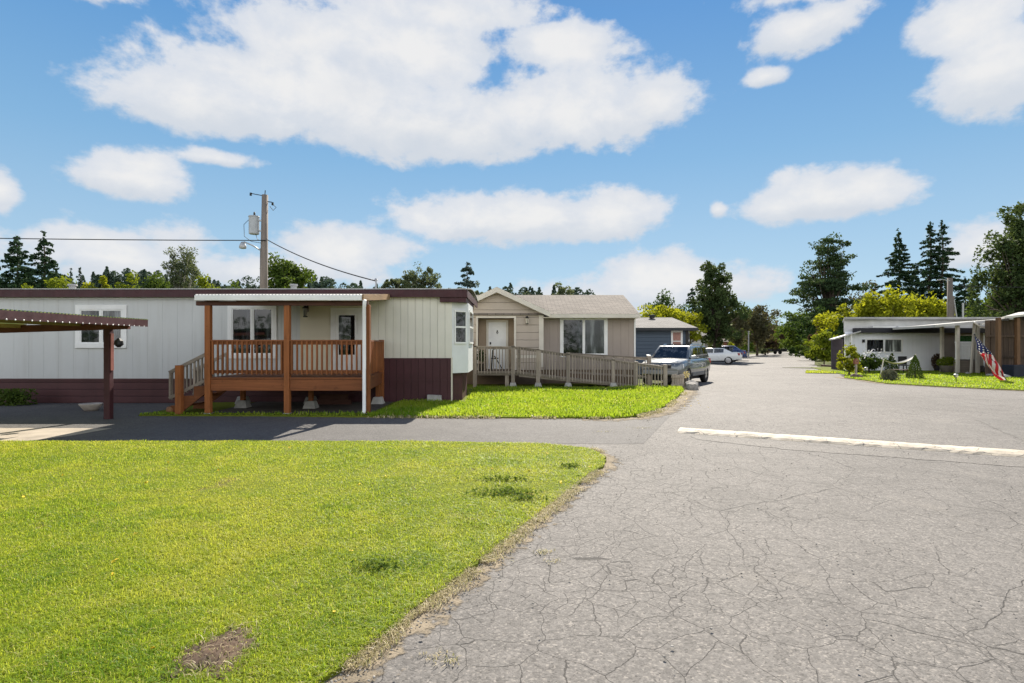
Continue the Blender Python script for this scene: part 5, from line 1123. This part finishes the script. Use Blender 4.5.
# ------------------------------------------------------------------ vehicles
M_RUB = mat('tyre_rubber', (.018, .018, .018), .85, .2, 8); M_RIM = mat('alloy', (.45, .45, .46), .3, .1, 6, metal=.8, bump=0); M_DARKG = glass('car_glass', (.012, .015, .018), .02)
M_TAIL = mat('tail_red', (.30, .012, .010), .2, .1, 5, bump=0, coat=1); M_HEAD = mat('headlight_clear', (.55, .56, .56), .1, .1, 5, bump=0, coat=1); M_BLKP = mat('black_plastic', (.022, .022, .023), .6, .15, 5); M_CHR = mat('chrome', (.6, .6, .6), .15, .05, 5, metal=1, bump=0)
def paint(name, c, metal=.3): return mat(name, c, .32, .05, 1.2, metal=metal, spec=.5, bump=0, coat=1.0)
def lerp(a, b, f): return a + (b-a)*f
def vehicle(name, loc, rz, label, S, group):
    """S: L (half length), W (half width), belt/hood/tail lines, roof outline; wheels; built at the origin, nose along +x"""
    root = empty(name, (*loc, 0), label, 'car', group, rz=rz, local=True); m = S['paint']; W = S['W']
    st = S['low']      # (x, z_bottom, z_top, half width factor)
    vs = []; n = 11
    for (x, zb, zt, wf) in st:
        w = W*wf; h = zt-zb
        half = [(w*.80, zb), (w*.96, zb+.05), (w, zb+h*.35), (w*.995, zb+h*.62), (w*.955, zb+h*.90), (w*.88, zt-.005)]
        ring = [(x, yy, zz) for yy, zz in half] + [(x, 0, zt+.025)] + [(x, -yy, zz) for yy, zz in half[::-1]]
        vs += ring
    k = 13; fs = []
    for i in range(len(st)-1):
        for j in range(k): fs.append((i*k+j, i*k+(j+1)%k, (i+1)*k+(j+1)%k, (i+1)*k+j))
    fs += [tuple(range(k))[::-1], tuple((len(st)-1)*k+j for j in range(k))]
    a = MB(); a.add(vs, fs); body = a.build('body', m, root, smooth=True)
    cut = MB()
    for wx in S['wx']: cut.tube([(wx, -W*1.2, S['r']+.01), (wx, W*1.2, S['r']+.01)], S['r']*1.17, 28)
    c = cut.build('cutter', None); md = body.modifiers.new('b', 'BOOLEAN'); md.operation = 'DIFFERENCE'; md.object = c; md.solver = 'EXACT'
    dg = bpy.context.evaluated_depsgraph_get(); me = bpy.data.meshes.new_from_object(body.evaluated_get(dg)); body.modifiers.clear(); body.data = me; bpy.data.objects.remove(c)
    for p in body.data.polygons: p.use_smooth = True
    body.data.set_sharp_from_angle(angle=R(38))
    a = MB(); a.box(min(S['wx'])-.5, max(S['wx'])+.5, -W*.72, W*.72, .2, .62); a.build('underbody', M_BLKP, root)
    # cabin: eight corners, rounded, then panes set on its faces
    xb0, xb1, xr0, xr1, zb, zr, wb, wr = S['cab']
    B = [Vector((xb0, -wb, zb)), Vector((xb1, -wb, zb)), Vector((xb1, wb, zb)), Vector((xb0, wb, zb))]; T = [Vector((xr0, -wr, zr)), Vector((xr1, -wr, zr)), Vector((xr1, wr, zr)), Vector((xr0, wr, zr))]
    a = MB(); a.hexa(B, T); cab = a.build('cabin', m, root, bevel=S.get('bev', .06)); 
    for p in cab.data.polygons: p.use_smooth = True
    cab.data.set_sharp_from_angle(angle=R(30))
    def pane(nm, q, u0, u1, v0, v1, off=.006, mm=M_DARKG, su0=None, su1=None):
        q = [Vector(p) for p in q]; nn = (q[1]-q[0]).cross(q[3]-q[0]).normalized(); P_ = lambda u, v: q[0].lerp(q[1], u).lerp(q[3].lerp(q[2], u), v)
        su0 = u0 if su0 is None else su0; su1 = u1 if su1 is None else su1
        lo = [P_(u0, v0), P_(u1, v0), P_(su1, v1), P_(su0, v1)]
        a = MB(); a.hexa([p - nn*.01 for p in lo], [p + nn*off for p in lo]); return a.build(nm, mm, cab)
    pane('windshield', (B[1], B[2], T[2], T[1]), .07, .93, .10, .92); pane('rear_window', (B[3], B[0], T[0], T[3]), .09, .91, .22, .9)
    for q, fl in (((B[2], B[3], T[3], T[2]), False), ((B[0], B[1], T[1], T[0]), True)):
        for (u0, u1, s0, s1) in S['side']:
            if fl: u0, u1, s0, s1 = 1-u1, 1-u0, 1-s1, 1-s0
            pane('side_window', q, u0, u1, .12, .86, su0=s0, su1=s1)
    r0 = S['r']
    for wx in S['wx']:
        for s in (-1, 1):
            yy = s*(W-.115); ty = MB(); prof = [(r0*.66, -.105), (r0*.93, -.11), (r0, -.075), (r0, .075), (r0*.93, .11), (r0*.66, .105)]; nn_ = 28
            ty.v = [(wx + q*math.cos(2*math.pi*k/nn_), yy + d, r0 + q*math.sin(2*math.pi*k/nn_)) for q, d in prof for k in range(nn_)]
            ty.f = [(i*nn_+k, i*nn_+(k+1)%nn_, ((i+1)%6)*nn_+(k+1)%nn_, ((i+1)%6)*nn_+k) for i in range(6) for k in range(nn_)]
            wh = ty.build('wheel', M_RUB, root, smooth=True); rm = MB()
            rm.tube([(wx, yy+s*.02, r0), (wx, yy+s*.05, r0)], r0*.665, 24); rm.tube([(wx, yy+s*.05, r0), (wx, yy+s*.10, r0)], r0*.16, 12)
            for k in range(5):
                an = 2*math.pi*k/5+.3; rm.beam((wx, yy+s*.085, r0), (wx+r0*.62*math.cos(an), yy+s*.075, r0+r0*.62*math.sin(an)), r0*.26, .03, up=(0, 1, 0))
            rm.build('rim', M_RIM, wh)
    xf, xr_ = S['xf'], S['xr']; zl = S['zl']
    for s in (-1, 1):
        a = MB(); a.hexa([(xf-.28, s*W*.96, zl-.08), (xf+.012, s*W*.62, zl-.08), (xf-.1, s*W*.55, zl-.08), (xf-.35, s*W*.8, zl-.08)], [(xf-.32, s*W*.94, zl+.09), (xf-.03, s*W*.62, zl+.08), (xf-.14, s*W*.55, zl+.08), (xf-.4, s*W*.8, zl+.09)]); a.build('headlight', M_HEAD, root, bevel=.01)
        a = MB(); zt = S['zt']; a.hexa([(xr_-.015, s*W*.6, zt-.1), (xr_+.14, s*W*.985, zt-.1), (xr_+.3, s*W*.9, zt-.1), (xr_+.1, s*W*.6, zt-.1)], [(xr_+.0, s*W*.6, zt+.1), (xr_+.16, s*W*.965, zt+.1), (xr_+.32, s*W*.9, zt+.1), (xr_+.12, s*W*.6, zt+.1)]); a.build('taillight', M_TAIL, root, bevel=.01)
        a = MB(); xm_ = xb1-.25; a.hexa([(xm_-.1, s*(wb+.03), zb+.0), (xm_+.1, s*(wb+.03), zb+.0), (xm_+.07, s*(wb+.22), zb+.04), (xm_-.08, s*(wb+.22), zb+.04)], [(xm_-.1, s*(wb+.03), zb+.14), (xm_+.08, s*(wb+.03), zb+.14), (xm_+.05, s*(wb+.22), zb+.17), (xm_-.08, s*(wb+.22), zb+.17)]); a.build('side_mirror', m, root, bevel=.02)
        for dx in S['handles']:
            a = MB(); a.box(dx-.09, dx+.09, min(s*W*.985, s*W*1.01), max(s*W*.985, s*W*1.01), zb-.14, zb-.11); a.build('door_handle', m, root)
    a = MB(); a.box(xf-.10, xf+.03, -W*.78, W*.78, S['zbump'], S['zbump']+.16); a.build('front_bumper', S['bump'], root, bevel=.03); a = MB(); a.box(xr_-.04, xr_+.10, -W*.82, W*.82, S['zbump'], S['zbump']+.18); a.build('rear_bumper', S['bump'], root, bevel=.03)
    a = MB(); a.box(xf-.06, xf+.012, -W*.5, W*.5, zl-.09, zl+.06); a.build('grille', M_BLKP, root, bevel=.01)
    a = MB(); a.box(xr_-.025, xr_+.05, -.16, .16, zt-.16, zt-.03); a.build('licence_plate', M_WHITE, root)
    if S.get('rack'):
        for s in (-1, 1):
            a = MB(); a.tube([(xr0+.25, s*wr*.86, zr-.005), (xr0+.35, s*wr*.86, zr+.06), (xr1-.45, s*wr*.86, zr+.06), (xr1-.35, s*wr*.86, zr-.005)], .02, 6); a.build('roof_rail', M_CHR, root)
        a = MB()
        for xx in (xr0+.6, xr1-.75): a.tube([(xx, -wr*.86, zr+.06), (xx, wr*.86, zr+.06)], .016, 6)
        a.build('rack_bar', M_BLKP, root)
    if S.get('cladding'):
        for s in (-1, 1): a = MB(); a.box(-W*.98, W*.98, min(s*W*.97, s*W*1.012), max(s*W*.97, s*W*1.012), .36, .50); a.build('cladding', S['cladding'], root, bevel=.01)
    return root
suv = dict(W=.90, paint=paint('silver_blue_paint', (.15, .165, .172), .4), low=[(-2.25, .48, .90, .86), (-2.2, .42, 1.02, .93), (-1.9, .40, 1.04, .99), (-1.0, .34, 1.04, 1), (0, .34, 1.03, 1), (.9, .34, 1.03, 1), (1.15, .36, 1.05, .99), (1.7, .38, 1.0, .97), (2.05, .40, .94, .92), (2.2, .44, .86, .85), (2.26, .5, .76, .78)],
           wx=(-1.30, 1.38), r=.36, cab=(-2.2, 1.1, -2.0, .38, 1.03, 1.57, .80, .66), side=[(.13, .43, .17, .40), (.46, .66, .44, .66), (.69, .93, .70, .9)], xf=2.25, xr=-2.26, zl=.78, zt=.92, zbump=.46, bump=mat('silver_bumper', (.25, .26, .26), .5, .05), handles=(-.15, -1.05), rack=True, cladding=mat('grey_cladding', (.14, .14, .14), .6, .1), bev=.05)
vehicle('parked_car', (6.94, 23.93), math.atan2(-.84, -.54), 'silver-blue four-door off-roader with roof rack parked past the ramp', suv, 'cars parked along the lane')
sed = dict(W=.89, paint=paint('white_paint', (.66, .67, .66), 0), low=[(-2.36, .5, .80, .82), (-2.28, .38, .98, .90), (-1.9, .34, 1.02, .97), (-1.0, .26, .98, 1), (0, .24, .94, 1), (.9, .25, .93, 1), (1.4, .27, .88, .98), (1.95, .3, .78, .92), (2.25, .34, .66, .82), (2.32, .42, .58, .74)],
           wx=(-1.35, 1.40), r=.325, cab=(-1.85, 1.35, -.95, .35, .90, 1.34, .80, .62), side=[(.10, .42, .27, .40), (.45, .74, .44, .72)], xf=2.28, xr=-2.36, zl=.62, zt=.84, zbump=.36, bump=paint('white_paint', (.66, .67, .66), 0), handles=(-.2, -1.0), bev=.09)
sed['side'] = [(.16, .46, .05, .42), (.49, .74, .46, .93)]
hd = Vector((-.91, .42)); an = math.atan2(hd.y, hd.x)
vehicle('parked_car', (X(742, 47.5) + hd.x*2.36, 47.5 + hd.y*2.36), an, 'white saloon parked nose-in between the off-roader and dark blue car', sed, 'cars parked along the lane')
blu = dict(sed); blu['paint'] = paint('navy_paint', (.016, .045, .17), .2); blu['bump'] = blu['paint']; blu['low'] = [(a_, b_, c_ + .05, d_) for a_, b_, c_, d_ in sed['low']]; blu['cab'] = (-2.0, 1.35, -1.2, .35, .98, 1.52, .80, .62)
vehicle('parked_car', (X(747, 58) + hd.x*2.36, 58 + hd.y*2.36), an, 'dark blue saloon parked furthest along the lane', blu, 'cars parked along the lane')
tr_ = empty('utility_trailer', (X(777, 100), 100, 0), 'small dark utility trailer standing at the far lane end', 'trailer')
x, y = X(777, 100), 100; a = MB(); a.box(x-1.3, x+1.4, y-.8, y+.8, .45, .55); a.box(x-1.3, x+1.4, y-.8, y-.76, .55, .95); a.box(x-1.3, x+1.4, y+.76, y+.8, .55, .95); a.box(x-1.3, x-1.26, y-.76, y+.76, .55, .95); a.box(x+1.36, x+1.4, y-.76, y+.76, .55, .95); a.beam((x-1.3, y, .5), (x-2.4, y, .45), .08, .08); a.build('bed', M_BLKP, tr_)
for s in (-1, 1):
    a = MB(); a.tube([(x+.1, y+s*.84, .3), (x+.1, y+s*1.02, .3)], .3, 18); a.build('wheel', M_RUB, tr_)

# ------------------------------------------------------------------ utility poles and wires
M_POLE = wood('pole_wood', (.16, .135, .115), 'Z', .85, .3, .4); M_GALV = mat('galvanised', (.38, .39, .40), .45, .1, 4, metal=.3); M_WIRE = mat('wire_black', (.02, .02, .022), .6, .1); M_CAN = mat('transformer_grey', (.36, .38, .40), .45, .1, 3)
yp = 25.0; pole = empty('utility_pole', (X(263.5, yp), yp, 0), 'tall wooden utility pole with grey transformer and street lamp behind the pale home', 'utility pole')
x0, x1 = X(262.5, yp), X(265, yp); zt = Z(195, yp); a = MB(); a.tube([(x0, yp, -.3), (lerp(x0, x1, .5), yp, zt*.5), (x1, yp, zt)], [.20, .165, .13], 14); a.build('post', M_POLE, pole, smooth=True)
a = MB(); a.tube([(x0-.10, yp+.16, -.3), (x0-.06, yp+.16, Z(248, yp))], [.12, .11], 12); a.build('stub_post', M_POLE, pole, smooth=True)
xc = X(254.5, yp); zc0, zc1 = Z(234.5, yp), Z(217, yp); a = MB(); a.lathe((xc, yp-.05, 0), [(.19, zc0), (.215, zc0+.03), (.215, zc1-.03), (.235, zc1-.02), (.22, zc1+.03), (.06, zc1+.06)], 20)
can = a.build('transformer', M_CAN, pole, smooth=False); a = MB(); a.lathe((xc+.02, yp-.05, zc1+.05), [(.05, 0), (.06, .03), (.03, .05), (.055, .08), (.03, .1), (.045, .13), (.02, .16)], 8); a.build('bushing', M_BLACK, can)
a = MB(); a.box(xc+.2, x1-.1, yp-.09, yp-.01, zc0+.12, zc0+.18); a.box(xc+.2, x1-.1, yp-.09, yp-.01, zc1-.2, zc1-.14); a.build('bracket', M_GALV, can)
zl = Z(249, yp); a = MB(); xl_ = X(247, yp); a.tube([(x0, yp-.1, zl-.1), (lerp(x0, xl_, .5), yp-.2, zl+.12), (xl_, yp-.3, Z(243, yp))], .03, 8); arm = a.build('lamp_arm', M_GALV, pole, smooth=True)
a = MB(); hx, hz = X(246, yp), Z(244.5, yp); a.lathe((hx, yp-.3, hz-.14), [(.07, -.10), (.14, -.08), (.15, .02), (.10, .12), (.06, .2)], 14); lh = a.build('lamp_head', M_GALV, arm, smooth=True)
a = MB(); a.tube([(x1, yp-.02, zt-.05), (x1+.02, yp-.02, zt+.2)], .02, 6); a.tube([(x1, yp, zt-.28), (x1+.32, yp-.06, zt-.33)], .022, 6); a.tube([(x1, yp, zt-.05), (x1-.55, yp-.1, zt+.04)], .018, 6); a.build('insulator_arm', M_BLACK, pole)
for q in ((x1+.36, yp-.06, zt-.42), (x1-.58, yp-.1, zt-.01)):
    a = MB(); a.lathe(q, [(.025, -.05), (.06, -.02), (.03, 0), (.06, .03), (.03, .05), (.05, .08)], 8); a.build('insulator', M_BLACK, pole)
a = MB(); a.tube([(x1+.36, yp-.06, zt-.42), (x1+.5, yp-.02, zt-.55), (x1+.36, yp, zt-.68), (x1+.22, yp, zt-.5)], .014, 5); a.tube([(xc-.1, yp-.05, zc1), (xc-.42, yp-.1, zc1-.35), (xc-.4, yp-.1, zc0-.1), (xc-.1, yp-.1, zc0-.32), (x0, yp-.15, zc0-.4)], .012, 5); a.tube([(xc+.1, yp-.1, zc0), (xc+.2, yp-.15, zc0-.25), (x0, yp-.2, zc0-.3)], .012, 5); a.build('jumper_wire', M_WIRE, pole, smooth=True)
def wire(p, q, sag, rad, label, name='power_line', n=18):
    p = Vector(p); q = Vector(q); a = MB(); a.tube([p.lerp(q, k/n) + Vector((0, 0, -sag*4*(k/n)*(1-k/n))) for k in range(n+1)], rad, 6)
    return tag(a.build(name, M_WIRE, smooth=True), label, 'wire')
wire((X(268, yp), yp-.15, Z(241, yp)), (-46, 22.5, Z(241, yp) + .45), 0.22, .021, 'thick black cable running left from the utility pole across the sky')
yq = 17.4; wire((X(268, yp), yp-.14, Z(240, yp)), (X(376, yq), yq, Z(281, yq)), .16, .02, 'thin service wire falling right from the utility pole to the pale home roof')
a = MB(); a.tube([(X(376, yq), yq, 3.2), (X(376, yq), yq, Z(280, yq))], .025, 8); a.lathe((X(376, yq), yq, Z(280, yq)), [(.03, -.02), (.06, 0), (.03, .05)], 8); tag(a.build('service_mast', M_GALV), 'thin metal service mast standing on the pale home roof', 'mast')
yp2 = 42.0; p2_ = empty('utility_pole', (X(950, yp2), yp2, 0), 'shorter weathered utility pole with guy braces behind the white home', 'utility pole')
x = X(950, yp2); zt = Z(278, yp2); a = MB(); a.tube([(x, yp2, -.3), (x, yp2, zt)], [.21, .17], 12); a.build('post', M_POLE, p2_, smooth=True)
a = MB(); a.tube([(x+.3, yp2+.1, -.3), (x+.28, yp2+.1, Z(296, yp2))], [.12, .1], 10); a.build('stub_post', M_POLE, p2_, smooth=True)
a = MB(); a.tube([(x+.3, yp2, Z(300, yp2)), (X(958, yp2), yp2, 3.0)], .045, 6); a.tube([(X(963, yp2), yp2, 3.0), (X(963, yp2), yp2, Z(303, yp2))], .06, 8); a.build('brace', M_GALV, p2_)
a = MB(); a.tube([(x, yp2-.1, Z(281, yp2)), (x-.9, yp2-.2, Z(279.5, yp2))], .03, 6); a.lathe((x-.95, yp2-.2, Z(280.5, yp2)), [(.06, -.05), (.14, 0), (.1, .06)], 10); a.build('lamp_arm', M_GALV, p2_)
wire((x+.15, yp2, Z(286, yp2)), (X(1200, 46), 46, Z(287, 46)), .1, .022, 'thin wire running right from the shorter utility pole')
x, y = X(748.5, 75), 75; a = MB(); a.tube([(x, y, 0), (x, y, Z(331, y))], [.1, .08], 10); tag(a.build('lamp_post', M_GALV), 'thin grey post beside the lane past the dark blue car', 'post')

# ------------------------------------------------------------------ flag, hammock and other garden things
fx0, fy0 = G(1008, 382); P0 = Vector((fx0, fy0, 0)); P1 = Vector((X(974.5, 25.2), 25.2, Z(335, 25.2)))
a = MB(); a.tube([P0, P1], .016, 8); a.lathe(tuple(P1 + Vector((0, 0, -.01))), [(.01, 0), (.03, .02), (.03, .05), (.01, .07)], 8)
fl = empty('flag', tuple(P0), 'red, white and blue starred flag draped along a leaning pole in the lawn', 'flag'); a.build('flagpole', M_BLACK, fl, smooth=True)
m, t, b = newmat('flag_cloth'); at_ = t.new('ShaderNodeUVMap'); s2 = t.new('ShaderNodeSeparateXYZ'); t.set(s2.inputs[0], at_.outputs[0]); u, v = s2.outputs[0], s2.outputs[1]
stripe = t.math('GREATER_THAN', t.math('MODULO', t.math('MULTIPLY', v, 13), 2), 1)
cc = t.mix(stripe, (.46, .022, .03), (.68, .66, .64))
can_ = t.math('MULTIPLY', t.math('LESS_THAN', u, .4), t.math('GREATER_THAN', v, 6/13))
gx = t.math('SUBTRACT', t.math('FRACT', t.math('MULTIPLY', u, 15)), .5); gy = t.math('SUBTRACT', t.math('FRACT', t.math('MULTIPLY', v, 9.3)), .5)
star = t.math('LESS_THAN', t.math('ADD', t.math('ABSOLUTE', gx), t.math('ABSOLUTE', gy)), .26)
cc = t.mix(can_, cc, t.mix(star, (.012, .018, .075), (.68, .66, .64)))
t.set(b.inputs['Base Color'], cc); b.inputs['Roughness'].default_value = .8
tr = t.new('ShaderNodeBsdfTranslucent'); t.set(tr.inputs['Color'], cc); mx = t.new('ShaderNodeMixShader'); mx.inputs[0].default_value = .3; t.l.new(b.outputs[0], mx.inputs[1]); t.l.new(tr.outputs[0], mx.inputs[2]); t.l.new(mx.outputs[0], t.n['Material Output'].inputs['Surface'])
# cloth hoisted on the upper pole, hanging slack and folded along it
nu, nv = 40, 22; d = (P0-P1).normalized(); side = Vector((-.25, -.6, 0)).normalized(); vs = []; Lp = (P0-P1).length
for i in range(nu+1):
    u_ = i/nu
    for j in range(nv+1):
        v_ = j/nv                   # v along the hoist (1 = top), u along the fly; the fly falls and gathers below the pole
        base = P1 + d*(.08 + (1-v_)*.75 + u_*Lp*.5)
        dropz = -.16*u_ - .30*u_*(1-v_) - .08*math.sin(u_*3.1)
        fold = .10*math.sin(v_*9 + u_*5)*min(1, u_*4) + .03*math.sin(u_*17 + v_*4)
        perp = Vector((d.z, 0, -d.x)).normalized(); p_ = base + perp*(.20*math.sin(v_*6.5 + u_*3 + .4)*min(1, .35 + u_*2)) + side*fold + Vector((.05*math.sin(v_*7+u_*9)*u_ + .16*u_*(1-u_*.5), 0, dropz)); p_.z = max(p_.z, .06); vs.append(tuple(p_))
a = MB(); a.add(vs, [(i*(nv+1)+j, (i+1)*(nv+1)+j, (i+1)*(nv+1)+j+1, i*(nv+1)+j+1) for i in range(nu) for j in range(nv)])
cl = a.build('cloth', m, fl, smooth=True); uvl = cl.data.uv_layers.new(name='UVMap')
for li, lp in enumerate(cl.data.loops):
    k = lp.vertex_index; uvl.data[li].uv = (k//(nv+1)/nu, (k%(nv+1))/nv)
# hammock between two posts
hm = empty('hammock', (X(898, 30.2), 30.2, 0), 'pale cloth hammock slung between two short posts over the lawn', 'hammock'); yh = 30.2
xa, xb, za, zb_ = X(884, yh), X(915, yh), Z(360, yh), Z(355.5, yh); N_, M_ = 24, 6; vs = []
for i in range(N_+1):
    f = i/N_; sagz = 4*f*(1-f)*.33
    for j in range(M_+1):
        g = j/M_-.5; wv = .42*math.sin(math.pi*f)**.6; vs.append((lerp(xa, xb, f), yh + g*2*wv*.5, lerp(za, zb_, f) - sagz + abs(g)**2*.35*math.sin(math.pi*f)))
a = MB(); a.add(vs, [(i*(M_+1)+j, (i+1)*(M_+1)+j, (i+1)*(M_+1)+j+1, i*(M_+1)+j+1) for i in range(N_) for j in range(M_)]); a.build('cloth', mat('hammock_cloth', (.60, .57, .50), .8, .08, 3), hm, smooth=True)
for xx, zz, dx in ((xa, za, -.06), (xb, zb_, .08)):
    a = MB(); a.tube([(xx+dx*3, yh, 0), (xx+dx*.3, yh, zz+.06)], .03, 8); a.build('post', M_CTRIM, hm)
a = MB(); a.beam((xa-.2, yh, .04), (xb+.25, yh, .04), .06, .06); a.build('base_bar', M_CTRIM, hm)
bn = empty('bench', (X(901, 29.2), 29.2, 0), 'small dark low wooden bench on the lawn under the hammock', 'bench'); x, y = X(901, 29.0), 29.0
a = MB(); a.box(x-.45, x+.45, y-.15, y-.01, .32, .36); a.box(x-.45, x+.45, y+.01, y+.15, .32, .36); a.build('seat', M_DKWOOD, bn)
for s in (-1, 1): a = MB(); a.beam((x+s*.36, y-.14, 0), (x+s*.34, y, .318), .06, .04); a.beam((x+s*.36, y+.14, 0), (x+s*.34, y, .316), .06, .04); a.build('leg', M_DKWOOD, bn)
ch = empty('garden_chair', (X(905, 32.5), 32.5, 0), 'dark garden chair against the white wall behind the hammock', 'chair'); x, y = X(905, 32.4), 32.4
MB().box(x-.24, x+.24, y-.22, y+.22, .42, .46).build('seat', M_BLACK, ch); MB().box(x-.24, x+.24, y+.2, y+.24, .47, .95).build('backrest', M_BLACK, ch)
for sx in (-1, 1):
    for sy in (-1, 1): MB().box(x+sx*.22-.02, x+sx*.22+.02, y+sy*.19-.02, y+sy*.19+.02, 0, .419).build('leg', M_BLACK, ch)
x, y = G(856, 376); bp = empty('bird_box', (x, y, 0), 'reddish bird box on a thin post in front of the flowering bush', 'bird box'); a = MB(); a.box(x-.04, x+.04, y-.04, y+.04, 0, .62); a.build('post', M_GREYWOODZ, bp)
a = MB(); a.wall_poly([(x-.09, .62), (x+.09, .62), (x+.09, .82), (x, .92), (x-.09, .82)], y-.09, y+.09); bx = a.build('box', mat('box_red', (.28, .12, .08), .7, .2), bp); a = MB(); a.tube([(x, y-.097, .76), (x, y-.091, .76)], .025, 10); a.build('hole', M_BLACK, bx)
def solar(px, py, h, label):
    x, y = G(px, py); r_ = empty('garden_light', (x, y, 0), label, 'garden light', 'solar lights on the lawn'); a = MB(); a.tube([(x, y, 0), (x, y, h-.14)], .014, 6); a.build('stake', M_BLACK, r_)
    a = MB(); a.lathe((x, y, h-.14), [(.03, 0), (.07, .02), (.07, .11)], 12); a.build('lens', M_LAMP, r_); a = MB(); a.lathe((x, y, h-.03), [(.085, 0), (.08, .025), (.03, .05)], 12); a.build('cap', M_GALV, r_)
solar(866, 376.5, .46, 'small solar stake light left of the dome shrub'); solar(956, 384, .40, 'small solar stake light alone on the lawn before the yellow planter')
tag(pebble('rock', *G(856, 378), .03, (.3, .2, .14), mat('brown_rock', (.14, .10, .075), .9, .3, 5, bump=.8, bscale=20), ('flat brown rock at the lawn tip under the bird box', 'rock'), 9))
for px, py, s, lab, sd in ((982, 372, (.16, .14, .26), 'upright grey garden stone beside the entry porch posts', 21), (968, 374.5, (.13, .12, .09), 'small pale garden stone at the porch post foot', 22), (990, 376.5, (.18, .15, .1), 'flat pale garden stone near the flag', 23), (1004, 378, (.3, .2, .16), 'largest pale garden stone behind the flag foot', 24)):
    tag(pebble('garden_stone', *G(px, py), .03, s, mat('pale_stone', (.40, .38, .35), .9, .2, 5, bump=.6, bscale=20), (lab, 'stone'), sd), group='stones by the entry porch')
a = MB(); (xa, ya), (xb, yb_) = G(822, 366.5), G(838, 367.5); a.beam((xa, ya, .07), (xb, yb_, .07), .16, .14); tag(a.build('timber_edging', M_DKWOOD, bevel=.01), 'dark timber edging beam beside the small grass patch', 'timber')
# loose gravel along the verges and crumbs on the asphalt
n = 1500; Q = along([(XL(y), y) for y in np.linspace(2, 7.2, 20)] + [(1.5, 8.2), (3.2, 12.8), (4.4, 15), (6, 18)], n, .1, 91); 
r_ = np.random.default_rng(92); Q2 = np.column_stack([r_.uniform(-.4, 7, 500), r_.uniform(2.6, 10, 500)]); Q2 = Q2[Q2[:,0] > XL(Q2[:,1]) + .1]; Q = np.concatenate([Q, Q2]); n = len(Q); sz = r_.uniform(.003, .011, n)[:,None]
c = np.column_stack([Q, .012 + sz[:,0]*.5]); D_ = np.array([[1, 0, 0], [-1, 0, 0], [0, 1, 0], [0, -1, 0], [0, 0, .7], [0, 0, -.7]]); V = (c[:,None,:] + D_[None]*sz[:,None]*r_.uniform(.6, 1.3, (n, 6, 1))).reshape(-1, 3)
T_ = np.array([[0, 2, 4], [2, 1, 4], [1, 3, 4], [3, 0, 4], [2, 0, 5], [1, 2, 5], [3, 1, 5], [0, 3, 5]]); tag(link('gravel', np_mesh('gravel', V, None, (np.arange(n)[:,None,None]*6 + T_[None]).reshape(-1, 3)), mat('gravel_stone', (.30, .28, .25), .9, .4, 30)), kind='stuff')
Q = []
for px, py, s, k in ((543, 553, .05, 60), (552, 562, .03, 24), (438, 657, .045, 40), (450, 663, .03, 24), (566, 497, .03, 30), (640, 428, .12, 60), (603, 432, .1, 40)):
    g = G(px, py); Q.append(np.column_stack([r_.normal(g[0], s, k), r_.normal(g[1], s*.6, k)]))
blades('dry_grass', np.concatenate(Q), .004, np.full(sum(len(q) for q in Q), .02), .006, M_STRAW, 1.5, 93)
